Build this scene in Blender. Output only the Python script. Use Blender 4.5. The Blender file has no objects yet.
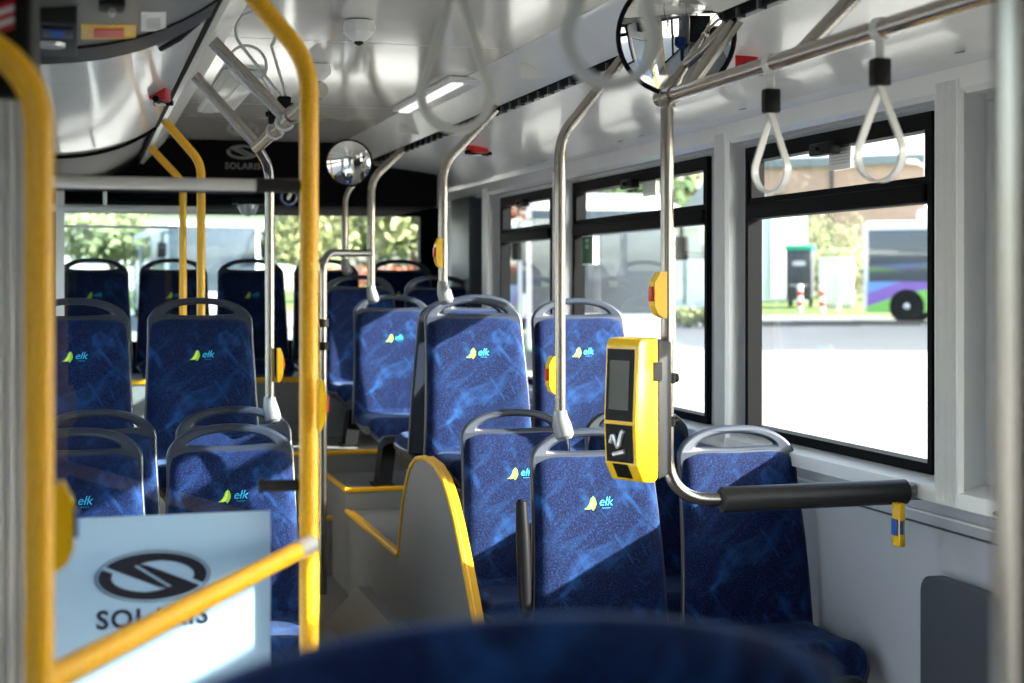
import bpy, bmesh, math, random
from mathutils import Vector, Matrix
random.seed(7)
R = math.radians
PI = math.pi
scn = bpy.context.scene
COL = scn.collection
W, H, F = 1024, 683, 1500.0
EYE = Vector((0, 0, 1.52))
YAW = R(16.07)
HOR = 283.0   # image row of the horizon: the lens is shifted, verticals stay upright
PITCH = 0.0

# ------------------------------------------------------------------ camera
cam_d = bpy.data.cameras.new('camera')
cam = bpy.data.objects.new('camera', cam_d)
COL.objects.link(cam)
cam.location = EYE
cam.rotation_euler = (PI / 2 - PITCH, 0, -YAW)
cam_d.sensor_width = 36
cam_d.lens = F / W * 36
cam_d.shift_y = -(H / 2 - HOR) / W
cam_d.clip_start = 0.05
cam_d.clip_end = 600
cam_d.dof.use_dof = True
cam_d.dof.focus_distance = 4.7
cam_d.dof.aperture_fstop = 3.2
scn.camera = cam

_Rm = (Matrix.Rotation(-YAW, 3, 'Z') @ Matrix.Rotation(PI / 2 - PITCH, 3, 'X'))


def ray(px, py):
    return _Rm @ Vector(((px - W / 2) / F, -(py - HOR) / F, -1.0))


def onY(px, py, Y):
    d = ray(px, py); return EYE + d * (Y / d.y)


def onX(px, py, X):
    d = ray(px, py); return EYE + d * (X / d.x)


def onZ(px, py, Z):
    d = ray(px, py); return EYE + d * ((Z - EYE.z) / d.z)


def at(px, py, D):
    return EYE + ray(px, py) * D


# ------------------------------------------------------------------ materials
def newmat(name):
    m = bpy.data.materials.new(name); m.use_nodes = True
    nt = m.node_tree
    return m, nt, nt.nodes.get('Principled BSDF')


def mat(name, col, rough=0.5, metal=0.0, spec=None, noise=None, bump=None, coat=None, emit=None):
    """noise=(scale, amount) mixes a slightly darker tone; bump=(scale, strength)"""
    m, nt, b = newmat(name)
    c = (*col, 1)
    b.inputs['Base Color'].default_value = c
    b.inputs['Roughness'].default_value = rough
    b.inputs['Metallic'].default_value = metal
    if spec is not None: b.inputs['Specular IOR Level'].default_value = spec
    if coat: b.inputs['Coat Weight'].default_value = coat; b.inputs['Coat Roughness'].default_value = 0.08
    tc = nt.nodes.new('ShaderNodeTexCoord')
    n1 = nt.nodes.new('ShaderNodeTexNoise')
    sc, am = noise if noise else (9.0, 0.06)
    n1.inputs['Scale'].default_value = sc
    n1.inputs['Detail'].default_value = 4
    nt.links.new(tc.outputs['Object'], n1.inputs['Vector'])
    mx = nt.nodes.new('ShaderNodeMix'); mx.data_type = 'RGBA'
    mx.inputs['A'].default_value = c
    mx.inputs['B'].default_value = (*[v * (1 - 2 * am) for v in col], 1)
    nt.links.new(n1.outputs['Fac'], mx.inputs['Factor'])
    nt.links.new(mx.outputs['Result'], b.inputs['Base Color'])
    if bump:
        n2 = nt.nodes.new('ShaderNodeTexNoise'); n2.inputs['Scale'].default_value = bump[0]
        nt.links.new(tc.outputs['Object'], n2.inputs['Vector'])
        bp = nt.nodes.new('ShaderNodeBump'); bp.inputs['Strength'].default_value = bump[1]
        bp.inputs['Distance'].default_value = 0.002
        nt.links.new(n2.outputs['Fac'], bp.inputs['Height'])
        nt.links.new(bp.outputs['Normal'], b.inputs['Normal'])
    if emit:
        b.inputs['Emission Color'].default_value = (*emit[0], 1)
        b.inputs['Emission Strength'].default_value = emit[1]
    return m


M = {}
M['cream'] = mat('cream_panel', (.74, .74, .71), .28, coat=.2)
M['lacquer'] = mat('ceiling_lacquer', (.82, .78, .73), .16, coat=.7)
M['cove'] = mat('cove_lacquer', (.72, .73, .74), .22, coat=.5)
M['wallgrey'] = mat('side_wall_laminate', (.36, .385, .43), .42)
M['black'] = mat('black_plastic', (.007, .007, .008), .42, spec=.12)
M['rubber'] = mat('black_rubber', (.005, .005, .006), .6, spec=.06)
M['dark'] = mat('dark_grey_cover', (.022, .022, .024), .42, spec=.2)
M['midgrey'] = mat('grey_cover', (.14, .145, .14), .35)
M['slate'] = mat('slate_plastic', (.045, .052, .065), .45)
M['steel'] = mat('brushed_steel', (.36, .335, .305), .24, 1.0, noise=(60, .05))
M['alu'] = mat('anodised_aluminium', (.76, .77, .78), .4, .3)
M['shell'] = mat('seat_shell_plastic', (.018, .024, .040), .33, coat=.2)
M['greyclamp'] = mat('grey_cast_clamp', (.22, .23, .24), .35, .3)
M['strap'] = mat('grey_strap', (.55, .56, .56), .35)
M['white'] = mat('white_paint', (.8, .8, .8), .4)
M['matte'] = mat('matte_black_panel', (.006, .006, .007), .95, spec=0.02)
M['red'] = mat('red_plastic', (.55, .012, .012), .3)
M['yellowp'] = mat('yellow_plastic', (.85, .51, .005), .28, coat=.3)
M['edgey'] = mat('yellow_edge_strip', (.80, .42, .01), .4)
M['blue'] = mat('blue_print', (.01, .09, .42), .4)
M['navy'] = mat('navy_print', (.012, .014, .03), .35)
M['green'] = mat('green_print', (.01, .11, .04), .4)
M['floorv'] = mat('speckled_floor_vinyl', (.24, .235, .22), .45, noise=(260, .22))
M['boxv'] = mat('grey_podium_vinyl', (.21, .21, .205), .5, noise=(200, .12))
M['leafg'] = mat('leaf_green_print', (.28, .62, .03), .5)
M['leafy'] = mat('leaf_yellow_print', (.80, .82, .10), .5)
M['cyan'] = mat('cyan_print', (.03, .45, .80), .5)
M['screen'] = mat('dark_display', (.02, .03, .03), .12)
M['silver'] = mat('silver_print', (.55, .56, .57), .3, .5)
M['lamp'] = mat('lamp_diffuser', (.85, .85, .82), .4, emit=((1, .97, .9), .5))
M['mirror'] = mat('mirror_glass', (.93, .93, .93), .015, 1.0, noise=(3, 0))
M['faint'] = mat('faint_grey_print', (.16, .16, .16), .4)

# yellow dimpled handrail coating
m, nt, b = newmat('yellow_dimpled_coating')
b.inputs['Base Color'].default_value = (.86, .50, .004, 1); b.inputs['Roughness'].default_value = .34
tc = nt.nodes.new('ShaderNodeTexCoord')
vo = nt.nodes.new('ShaderNodeTexVoronoi'); vo.inputs['Scale'].default_value = 230
nt.links.new(tc.outputs['Object'], vo.inputs['Vector'])
rp = nt.nodes.new('ShaderNodeValToRGB')
rp.color_ramp.elements[0].position = .0; rp.color_ramp.elements[0].color = (.95, .56, .012, 1)
rp.color_ramp.elements[1].position = .75; rp.color_ramp.elements[1].color = (.82, .39, .004, 1)
nt.links.new(vo.outputs['Distance'], rp.inputs['Fac']); nt.links.new(rp.outputs['Color'], b.inputs['Base Color'])
bp = nt.nodes.new('ShaderNodeBump'); bp.inputs['Strength'].default_value = .6; bp.inputs['Distance'].default_value = .0015
bp.invert = True
nt.links.new(vo.outputs['Distance'], bp.inputs['Height']); nt.links.new(bp.outputs['Normal'], b.inputs['Normal'])
M['yellow'] = m

# seat fabric: navy velour, fine woven herringbone, paler feather strokes
m, nt, b = newmat('navy_patterned_velour')
b.inputs['Roughness'].default_value = .85
b.inputs['Sheen Weight'].default_value = .15
b.inputs['Sheen Roughness'].default_value = .35
b.inputs['Sheen Tint'].default_value = (.35, .55, 1, 1)
b.inputs['Specular IOR Level'].default_value = .15
tc = nt.nodes.new('ShaderNodeTexCoord')


def N(t, **kw):
    n = nt.nodes.new(t)
    for k, v in kw.items():
        if k in n.inputs: n.inputs[k].default_value = v
        else: setattr(n, k, v)
    return n


def ramp(fac, stops):
    r = nt.nodes.new('ShaderNodeValToRGB')
    e = r.color_ramp.elements
    e[0].position, e[0].color = stops[0][0], (*stops[0][1], 1)
    e[1].position, e[1].color = stops[-1][0], (*stops[-1][1], 1)
    for p, c in stops[1:-1]:
        x = e.new(p); x.color = (*c, 1)
    nt.links.new(fac, r.inputs['Fac'])
    return r.outputs['Color']


mp0 = N('ShaderNodeMapping'); mp0.inputs['Rotation'].default_value = (0, R(42), 0)
mp = N('ShaderNodeMapping'); mp.inputs['Scale'].default_value = (4, 4, 11)
nt.links.new(tc.outputs['Object'], mp0.inputs['Vector']); nt.links.new(mp0.outputs['Vector'], mp.inputs['Vector'])
nz = N('ShaderNodeTexNoise', Scale=1.0, Detail=5.0, Distortion=1.6)
nt.links.new(mp.outputs['Vector'], nz.inputs['Vector'])
feather = ramp(nz.outputs['Fac'], [(.48, (0, 0, 0)), (.60, (.22, .22, .22)), (.76, (.8, .8, .8))])
mp20 = N('ShaderNodeMapping'); mp20.inputs['Rotation'].default_value = (0, R(-58), 0)
mp2 = N('ShaderNodeMapping'); mp2.inputs['Scale'].default_value = (4.5, 4.5, 13)
mp2.inputs['Location'].default_value = (3, 1, 2)
nt.links.new(tc.outputs['Object'], mp20.inputs['Vector']); nt.links.new(mp20.outputs['Vector'], mp2.inputs['Vector'])
nz2 = N('ShaderNodeTexNoise', Scale=1.0, Detail=4.0, Distortion=1.2)
nt.links.new(mp2.outputs['Vector'], nz2.inputs['Vector'])
feather2 = ramp(nz2.outputs['Fac'], [(.56, (0, 0, 0)), (.74, (.8, .8, .8))])
addf = N('ShaderNodeMix', data_type='RGBA', blend_type='ADD'); addf.inputs['Factor'].default_value = 1
nt.links.new(feather, addf.inputs['A']); nt.links.new(feather2, addf.inputs['B'])
wv = N('ShaderNodeTexVoronoi', Scale=260.0)
nt.links.new(tc.outputs['Object'], wv.inputs['Vector'])
wn = N('ShaderNodeTexNoise', Scale=210.0, Detail=1.0)
nt.links.new(tc.outputs['Object'], wn.inputs['Vector'])
weave = ramp(wn.outputs['Fac'], [(.35, (.0010, .0036, .021)), (.55, (.0020, .0080, .044)), (.75, (.008, .028, .112))])
mx = N('ShaderNodeMix', data_type='RGBA')
mx.inputs['B'].default_value = (.013, .056, .19, 1)
nt.links.new(addf.outputs['Result'], mx.inputs['Factor']); nt.links.new(weave, mx.inputs['A'])
nt.links.new(mx.outputs['Result'], b.inputs['Base Color'])
bp = N('ShaderNodeBump'); bp.inputs['Strength'].default_value = .5; bp.inputs['Distance'].default_value = .0012
nt.links.new(wv.outputs['Distance'], bp.inputs['Height']); nt.links.new(bp.outputs['Normal'], b.inputs['Normal'])
M['fabric'] = m


def glassmat(name, tint=(1, 1, 1), refl=.08, ior=1.45, haze=0.0, hazecol=(.6, .75, .9)):
    m = bpy.data.materials.new(name); m.use_nodes = True
    nt = m.node_tree; nt.nodes.clear()
    out = nt.nodes.new('ShaderNodeOutputMaterial')
    tr = nt.nodes.new('ShaderNodeBsdfTransparent'); tr.inputs['Color'].default_value = (*tint, 1)
    gl = nt.nodes.new('ShaderNodeBsdfGlossy'); gl.inputs['Roughness'].default_value = .02
    lw = nt.nodes.new('ShaderNodeLayerWeight'); lw.inputs['Blend'].default_value = .5
    pw = nt.nodes.new('ShaderNodeMath'); pw.operation = 'POWER'; pw.inputs[1].default_value = 5
    ma = nt.nodes.new('ShaderNodeMath'); ma.operation = 'MULTIPLY_ADD'; ma.inputs[1].default_value = .8; ma.inputs[2].default_value = .03
    nt.links.new(lw.outputs['Facing'], pw.inputs[0]); nt.links.new(pw.outputs[0], ma.inputs[0])
    mx = nt.nodes.new('ShaderNodeMixShader')
    nt.links.new(ma.outputs[0], mx.inputs['Fac'])
    nt.links.new(tr.outputs[0], mx.inputs[1]); nt.links.new(gl.outputs[0], mx.inputs[2])
    last = mx
    if haze > 0:
        df = nt.nodes.new('ShaderNodeBsdfDiffuse'); df.inputs['Color'].default_value = (*hazecol, 1)
        m2 = nt.nodes.new('ShaderNodeMixShader'); m2.inputs['Fac'].default_value = haze
        nt.links.new(mx.outputs[0], m2.inputs[1]); nt.links.new(df.outputs[0], m2.inputs[2])
        last = m2
    nt.links.new(last.outputs[0], out.inputs['Surface'])
    return m


M['pane'] = glassmat('window_glass', (.93, .96, .95))
M['partition'] = glassmat('partition_glass', (.90, .95, .98), haze=0)

# frosted light blue film of the partition decal: diffuse plus some translucency
m = bpy.data.materials.new('frosted_blue_film'); m.use_nodes = True
nt = m.node_tree; nt.nodes.clear()
out = nt.nodes.new('ShaderNodeOutputMaterial')
d1 = nt.nodes.new('ShaderNodeBsdfDiffuse'); d1.inputs['Color'].default_value = (.50, .70, .88, 1)
d2 = nt.nodes.new('ShaderNodeBsdfTranslucent'); d2.inputs['Color'].default_value = (.45, .66, .86, 1)
gg = nt.nodes.new('ShaderNodeBsdfGlossy'); gg.inputs['Roughness'].default_value = .06
a_ = nt.nodes.new('ShaderNodeMixShader'); a_.inputs['Fac'].default_value = .4
b_ = nt.nodes.new('ShaderNodeMixShader'); b_.inputs['Fac'].default_value = .06
nt.links.new(d1.outputs[0], a_.inputs[1]); nt.links.new(d2.outputs[0], a_.inputs[2])
nt.links.new(a_.outputs[0], b_.inputs[1]); nt.links.new(gg.outputs[0], b_.inputs[2])
nt.links.new(b_.outputs[0], out.inputs['Surface'])
M['film'] = m

# outside
M['asphalt'] = mat('pale_asphalt', (.33, .315, .295), .9, noise=(.8, .1))
M['concrete'] = mat('concrete_kerb', (.45, .44, .42), .9)
M['kerbdark'] = mat('dark_kerb_block', (.10, .085, .075), .9)
M['grass'] = mat('grass_verge', (.16, .24, .05), .9, noise=(3, .25))
M['leaf'] = mat('tree_leaf', (.30, .34, .15), .7, noise=(2, .3))
M['leafdark'] = mat('dark_leaf', (.05, .10, .03), .8, noise=(2, .3))
M['leafred'] = mat('autumn_leaf', (.42, .10, .04), .8, noise=(2, .3))
M['bark'] = mat('bark', (.12, .08, .05), .9)
M['roofgrey'] = mat('grey_roof', (.22, .25, .30), .7)
M['render'] = mat('pale_render', (.62, .62, .60), .8)
M['steelblue'] = mat('pale_blue_cladding', (.50, .58, .62), .5)
M['tent'] = mat('white_roof_sheet', (.85, .85, .85), .6)
m, nt, b = newmat('pink_brick_wall')
tc = nt.nodes.new('ShaderNodeTexCoord')
br = nt.nodes.new('ShaderNodeTexBrick'); br.inputs['Scale'].default_value = 3
br.inputs['Color1'].default_value = (.60, .36, .30, 1); br.inputs['Color2'].default_value = (.52, .29, .24, 1)
br.inputs['Mortar'].default_value = (.5, .42, .38, 1); br.inputs['Mortar Size'].default_value = .03
mpb = nt.nodes.new('ShaderNodeMapping'); mpb.inputs['Rotation'].default_value = (R(90), 0, 0)
nt.links.new(tc.outputs['Object'], mpb.inputs['Vector']); nt.links.new(mpb.outputs['Vector'], br.inputs['Vector'])
nt.links.new(br.outputs['Color'], b.inputs['Base Color']); b.inputs['Roughness'].default_value = .9
M['brick'] = m
m, nt, b = newmat('bus_livery_paint')   # white skirt with a violet and a green wave (printed colours of the coach)
tc = nt.nodes.new('ShaderNodeTexCoord')
sx = nt.nodes.new('ShaderNodeSeparateXYZ'); nt.links.new(tc.outputs['Object'], sx.inputs[0])


def Mth(op, a=None, b_=None):
    n = nt.nodes.new('ShaderNodeMath'); n.operation = op
    for i, v in enumerate((a, b_)):
        if v is None: continue
        if isinstance(v, (int, float)): n.inputs[i].default_value = v
        else: nt.links.new(v, n.inputs[i])
    return n.outputs[0]


wave = Mth('MULTIPLY', Mth('SINE', Mth('MULTIPLY', sx.outputs['X'], 1.15)), .32)
green_m = Mth('LESS_THAN', sx.outputs['Z'], Mth('ADD', .62, wave))
blue_m = Mth('LESS_THAN', sx.outputs['Z'], Mth('ADD', .98, wave))
m1 = nt.nodes.new('ShaderNodeMix'); m1.data_type = 'RGBA'
m1.inputs['A'].default_value = (.12, .28, .62, 1); m1.inputs['B'].default_value = (.20, .10, .42, 1)
nt.links.new(blue_m, m1.inputs['Factor'])
m2 = nt.nodes.new('ShaderNodeMix'); m2.data_type = 'RGBA'
m2.inputs['B'].default_value = (.18, .50, .08, 1)
nt.links.new(m1.outputs['Result'], m2.inputs['A']); nt.links.new(green_m, m2.inputs['Factor'])
nt.links.new(m2.outputs['Result'], b.inputs['Base Color']); b.inputs['Roughness'].default_value = .3
M['livery'] = m
M['buswhite'] = mat('bus_white_paint', (.75, .77, .8), .3, coat=.3)
M['busglass'] = mat('dark_bus_glass', (.05, .065, .08), .08, spec=.8)
M['greenlid'] = mat('green_lid', (.02, .38, .22), .5)
M['cabinet'] = mat('white_cabinet', (.72, .74, .76), .5)
M['bluecar'] = mat('blue_car_paint', (.08, .28, .62), .3, coat=.5)

# ------------------------------------------------------------------ mesh builder
ORG = {}


class MB:
    def __init__(s): s.v = []; s.f = []; s.mi = []

    def add(s, vs, fs, mi=0, T=None):
        o = len(s.v)
        s.v += [tuple(T @ Vector(p)) if T is not None else tuple(p) for p in vs]
        s.f += [tuple(i + o for i in f) for f in fs]
        s.mi += [mi] * len(fs)
        return s

    def box(s, x0, x1, y0, y1, z0, z1, mi=0, T=None, bev=0):
        if bev:
            bm = bmesh.new()
            bmesh.ops.create_cube(bm, size=1)
            for v in bm.verts:
                v.co = Vector(((x0 + x1) / 2 + v.co.x * (x1 - x0), (y0 + y1) / 2 + v.co.y * (y1 - y0), (z0 + z1) / 2 + v.co.z * (z1 - z0)))
            bmesh.ops.bevel(bm, geom=bm.edges[:], offset=bev, segments=3, profile=.5, affect='EDGES')
            bm.verts.index_update()
            s.add([v.co.copy() for v in bm.verts], [[v.index for v in f.verts] for f in bm.faces], mi, T)
            bm.free(); return s
        vs = [(x, y, z) for x in (x0, x1) for y in (y0, y1) for z in (z0, z1)]
        fs = [(0, 1, 3, 2), (4, 6, 7, 5), (0, 4, 5, 1), (2, 3, 7, 6), (0, 2, 6, 4), (1, 5, 7, 3)]
        return s.add(vs, fs, mi, T)

    def tube(s, pts, r, n=14, mi=0, cap=True, T=None):
        pts = [Vector(p) for p in pts]
        vs = []; fs = []
        t0 = (pts[1] - pts[0]).normalized()
        u = t0.orthogonal().normalized()
        for i, p in enumerate(pts):
            if i == 0: t = t0
            elif i == len(pts) - 1: t = (pts[i] - pts[i - 1]).normalized()
            else: t = ((pts[i + 1] - p).normalized() + (p - pts[i - 1]).normalized()).normalized()
            u = (u - t * u.dot(t)).normalized(); w = t.cross(u)
            rr = r[i] if isinstance(r, (list, tuple)) else r
            for k in range(n):
                a = 2 * PI * k / n
                vs.append(p + (u * math.cos(a) + w * math.sin(a)) * rr)
        for i in range(len(pts) - 1):
            for k in range(n):
                a = i * n + k; b2 = i * n + (k + 1) % n
                fs.append((a, b2, b2 + n, a + n))
        if cap:
            fs.append(tuple(reversed(range(n)))); fs.append(tuple((len(pts) - 1) * n + k for k in range(n)))
        return s.add(vs, fs, mi, T)

    def strip(s, pts, wdir, w, th, mi=0, T=None):
        """flat band following pts; wdir = width direction"""
        pts = [Vector(p) for p in pts]; wd = Vector(wdir).normalized()
        vs = []; fs = []
        for i, p in enumerate(pts):
            a = pts[max(0, i - 1)]; b2 = pts[min(len(pts) - 1, i + 1)]
            t = (b2 - a).normalized(); nn = t.cross(wd).normalized()
            for q, e in ((-1, -1), (1, -1), (1, 1), (-1, 1)):
                vs.append(p + wd * (w / 2 * q) + nn * (th / 2 * e))
        for i in range(len(pts) - 1):
            for k in range(4):
                fs.append((i * 4 + k, i * 4 + (k + 1) % 4, i * 4 + 4 + (k + 1) % 4, i * 4 + 4 + k))
        fs.append((3, 2, 1, 0)); e = (len(pts) - 1) * 4; fs.append((e, e + 1, e + 2, e + 3))
        return s.add(vs, fs, mi, T)

    def prism(s, poly, axis, a, b2, mi=0, T=None):
        """poly = 2-D outline in the plane normal to axis ('x': (y,z), 'y': (x,z), 'z': (x,y))"""
        n = len(poly)

        def p3(q, t):
            return {'x': (t, q[0], q[1]), 'y': (q[0], t, q[1]), 'z': (q[0], q[1], t)}[axis]
        vs = [p3(q, a) for q in poly] + [p3(q, b2) for q in poly]
        fs = [tuple(range(n)), tuple(reversed(range(n, 2 * n)))]
        fs += [(i, n + i, n + (i + 1) % n, (i + 1) % n) for i in range(n)]
        return s.add(vs, fs, mi, T)

    def lathe(s, prof, n=24, mi=0, T=None):
        vs = []; fs = []
        for r_, z in prof:
            for k in range(n):
                a = 2 * PI * k / n
                vs.append((r_ * math.cos(a), r_ * math.sin(a), z))
        for i in range(len(prof) - 1):
            for k in range(n):
                fs.append((i * n + k, i * n + (k + 1) % n, (i + 1) * n + (k + 1) % n, (i + 1) * n + k))
        fs.append(tuple(reversed(range(n)))); fs.append(tuple((len(prof) - 1) * n + k for k in range(n)))
        return s.add(vs, fs, mi, T)

    def grid(s, fn, nu, nv, mi=0, T=None):
        vs = [fn(i / nu, j / nv) for j in range(nv + 1) for i in range(nu + 1)]
        fs = [(j * (nu + 1) + i, j * (nu + 1) + i + 1, (j + 1) * (nu + 1) + i + 1, (j + 1) * (nu + 1) + i) for j in range(nv) for i in range(nu)]
        return s.add(vs, fs, mi, T)

    def build(s, name, mats, parent=None, smooth=40, kind=None, local=False):
        me = bpy.data.meshes.new(name)
        if not isinstance(mats, (list, tuple)): mats = [mats]
        vv = [Vector(p) for p in s.v]
        if local: org = Vector((0, 0, 0))
        elif parent is not None: org = ORG[parent.name]
        else:
            lo = [min(p[i] for p in vv) for i in range(3)]; hi = [max(p[i] for p in vv) for i in range(3)]
            org = Vector(((lo[0] + hi[0]) / 2, (lo[1] + hi[1]) / 2, lo[2]))
        me.from_pydata([tuple(p - org) for p in vv], [], s.f)
        for mm in mats: me.materials.append(M[mm] if isinstance(mm, str) else mm)
        for p, k in zip(me.polygons, s.mi): p.material_index = k
        bm = bmesh.new(); bm.from_mesh(me)
        bmesh.ops.recalc_face_normals(bm, faces=bm.faces[:])
        for e in bm.edges:
            if len(e.link_faces) == 2 and e.calc_face_angle(0) > R(smooth): e.smooth = False
        for f in bm.faces: f.smooth = True
        bm.to_mesh(me); bm.free()
        o = bpy.data.objects.new(name, me); COL.objects.link(o)
        if parent is not None:
            o.parent = parent; ORG[o.name] = org
        else:
            o.location = org; ORG[o.name] = org
        if kind: o['kind'] = kind
        return o


def tag(o, label, cat, group=None, kind=None):
    o['label'] = label; o['category'] = cat
    if group: o['group'] = group
    if kind: o['kind'] = kind
    return o


def thing(name, loc, label, cat, group=None, kind=None):
    o = bpy.data.objects.new(name, None); COL.objects.link(o)
    o.empty_display_size = .05
    o.location = loc; ORG[o.name] = Vector(loc)
    return tag(o, label, cat, group, kind)


def struct(mb, name, m, smooth=40):
    return mb.build(name, m, None, smooth, 'structure')


def copy_tree(o, parent=None):
    c = o.copy(); COL.objects.link(c)
    if parent is not None: c.parent = parent
    for ch in list(o.children): copy_tree(ch, c)
    return c


def fillet(pts, r, n=8):
    pts = [Vector(p) for p in pts]; out = [pts[0]]
    for i in range(1, len(pts) - 1):
        a, b2, c = pts[i - 1], pts[i], pts[i + 1]
        d1 = (a - b2); d2 = (c - b2)
        rr = r[i - 1] if isinstance(r, (list, tuple)) else r
        ang = d1.angle(d2)
        if rr <= 0 or abs(ang - PI) < .01: out.append(b2); continue
        t = min(rr / math.tan(ang / 2), d1.length * .49, d2.length * .49)
        p1 = b2 + d1.normalized() * t; p2 = b2 + d2.normalized() * t
        for k in range(n + 1):
            u = k / n
            out.append(p1 * (1 - u) ** 2 + b2 * 2 * u * (1 - u) + p2 * u ** 2)
    out.append(pts[-1])
    return out


_text_cache = {}


def text_mesh(s, size=1.0, extrude=.0, bold=0.0, shear=0.0, spacing=1.0):
    key = (s, size, extrude, bold, shear, spacing)
    if key in _text_cache: return _text_cache[key]
    cu = bpy.data.curves.new('t', 'FONT'); cu.body = s; cu.size = size; cu.extrude = extrude
    cu.offset = bold; cu.shear = shear; cu.space_character = spacing
    cu.align_x = 'CENTER'; cu.align_y = 'CENTER'; cu.resolution_u = 3
    ob = bpy.data.objects.new('t', cu); COL.objects.link(ob)
    dg = bpy.context.evaluated_depsgraph_get()
    me = bpy.data.meshes.new_from_object(ob.evaluated_get(dg))
    vs = [tuple(v.co) for v in me.vertices]; fs = [tuple(p.vertices) for p in me.polygons]
    bpy.data.objects.remove(ob); bpy.data.curves.remove(cu); bpy.data.meshes.remove(me)
    _text_cache[key] = (vs, fs); return vs, fs


def curve_mesh(splines, extrude=0, bevel=0, res=2):
    cu = bpy.data.curves.new('c', 'CURVE'); cu.dimensions = '2D'; cu.fill_mode = 'BOTH'
    cu.extrude = extrude; cu.bevel_depth = bevel; cu.bevel_resolution = res
    for pts in splines:
        sp = cu.splines.new('POLY'); sp.points.add(len(pts) - 1); sp.use_cyclic_u = True
        for p, q in zip(sp.points, pts): p.co = (q[0], q[1], 0, 1)
    ob = bpy.data.objects.new('c', cu); COL.objects.link(ob)
    dg = bpy.context.evaluated_depsgraph_get()
    me = bpy.data.meshes.new_from_object(ob.evaluated_get(dg))
    vs = [tuple(v.co) for v in me.vertices]; fs = [tuple(p.vertices) for p in me.polygons]
    bpy.data.objects.remove(ob); bpy.data.curves.remove(cu); bpy.data.meshes.remove(me)
    return vs, fs


def frame_T(origin, xdir, ydir):
    """matrix taking local x,y,z to a plane spanned by xdir, ydir at origin"""
    x = Vector(xdir).normalized(); y = Vector(ydir); y = (y - x * y.dot(x)).normalized(); z = x.cross(y)
    return Matrix(((x.x, y.x, z.x, origin[0]), (x.y, y.y, z.y, origin[1]), (x.z, y.z, z.z, origin[2]), (0, 0, 0, 1)))


def align_T(p, d):
    """local z onto direction d at p"""
    d = Vector(d).normalized(); x = d.orthogonal().normalized(); y = d.cross(x)
    return Matrix(((x.x, y.x, d.x, p[0]), (x.y, y.y, d.y, p[1]), (x.z, y.z, d.z, p[2]), (0, 0, 0, 1)))


# ------------------------------------------------------------------ room constants
XL, XR = -.27, 2.30
YF, YB = -4.2, 9.75
CZ = 2.33

# ------------------------------------------------------------------ floor, podiums
mb = MB(); mb.box(XL, XR, YF, 7.75, -.05, 0)
struct(mb, 'floor', 'floorv')
# right podium: one stepped body
AX = 1.26
# wheel box with arched aisle face (footwell top .38 around it)
arch = [(4.80, 0), (4.80, .36)]
na = 20
pts_arch = [(4.80, .36), (4.88, .46), (4.99, .58), (5.08, .675), (5.17, .75), (5.27, .81), (5.40, .845), (5.57, .855), (5.72, .835), (5.82, .795), (5.90, .72), (5.96, .64), (6.0, .55), (6.04, .46), (6.05, .40)]
mb = MB()
mb.prism([(4.80, 0)] + pts_arch + [(6.05, 0)], 'x', AX, AX + .03)
mb.box(AX + .03, XR - .03, 4.80, 5.34, 0, .34)
mb.box(AX + .03, XR - .03, 5.34, 6.05, 0, .755)
wb = struct(mb, 'trim_1', 'boxv', 25)
mb = MB(); mb.tube([Vector((AX + .002, y, z)) for y, z in pts_arch], .011, 8)
mb.strip([Vector((AX + .016, y, z + .003)) for y, z in pts_arch], (1, 0, 0), .034, .006)
wbe = mb.build('yellow_edge', 'edgey', wb); wbe['label'] = 'yellow edge strip along the arch'
mb = MB(); mb.box(AX, XR - .03, 6.05, 7.32, 0, .40)
p1 = struct(mb, 'trim_2', 'boxv')
mb = MB(); mb.tube([(AX, 6.06, .40), (AX, 7.3, .40)], .013, 8); mb.box(AX, AX + .03, 6.06, 7.3, .4, .404)
mb.build('yellow_edge', 'edgey', p1)
mb = MB(); mb.box(AX, XR - .03, 7.32, 8.0, 0, .50)
p2 = struct(mb, 'trim_3', 'boxv')
mb = MB(); mb.tube([(AX, 7.98, .50), (AX, 7.32, .50), (XR - .05, 7.32, .50)], .013, 8)
mb.build('yellow_edge', 'edgey', p2)
mb = MB(); mb.box(XL, XR - .03, 8.0, 8.87, 0, .61)
p3 = struct(mb, 'trim_4', 'boxv')
mb = MB(); mb.tube([(XL + .02, 8.0, .61), (XR - .05, 8.0, .61)], .013, 8)
mb.build('yellow_edge', 'edgey', p3)
mb = MB(); mb.box(.55, AX, 7.75, 8.0, 0, .30)
p4 = struct(mb, 'trim_5', 'boxv')
mb = MB(); mb.tube([(.55, 7.75, .30), (AX, 7.75, .30)], .013, 8)
mb.build('yellow_edge', 'edgey', p4)
mb = MB(); mb.box(XL, XR - .03, 8.87, YB, 0, .95)
p5 = struct(mb, 'trim_6', 'boxv')
mb = MB(); mb.tube([(XL + .02, 8.87, .95), (XR - .05, 8.87, .95)], .016, 8)
mb.build('yellow_edge', 'edgey', p5)
# left podium
mb = MB(); mb.box(XL, .72, 5.5, 7.0, 0, .42)
p6 = struct(mb, 'trim_7', 'boxv')
mb = MB(); mb.tube([(.72, 5.5, .42), (.72, 7.0, .42)], .013, 8)
mb.build('yellow_edge', 'edgey', p6)
# low sloped cover beside the wheel box on the aisle floor
mb = MB(); mb.prism([(1.06, 0), (AX - .002, 0), (AX - .002, .15), (1.20, .15)], 'y', 5.6, 6.7)
struct(mb, 'trim_8', 'boxv')

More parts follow.
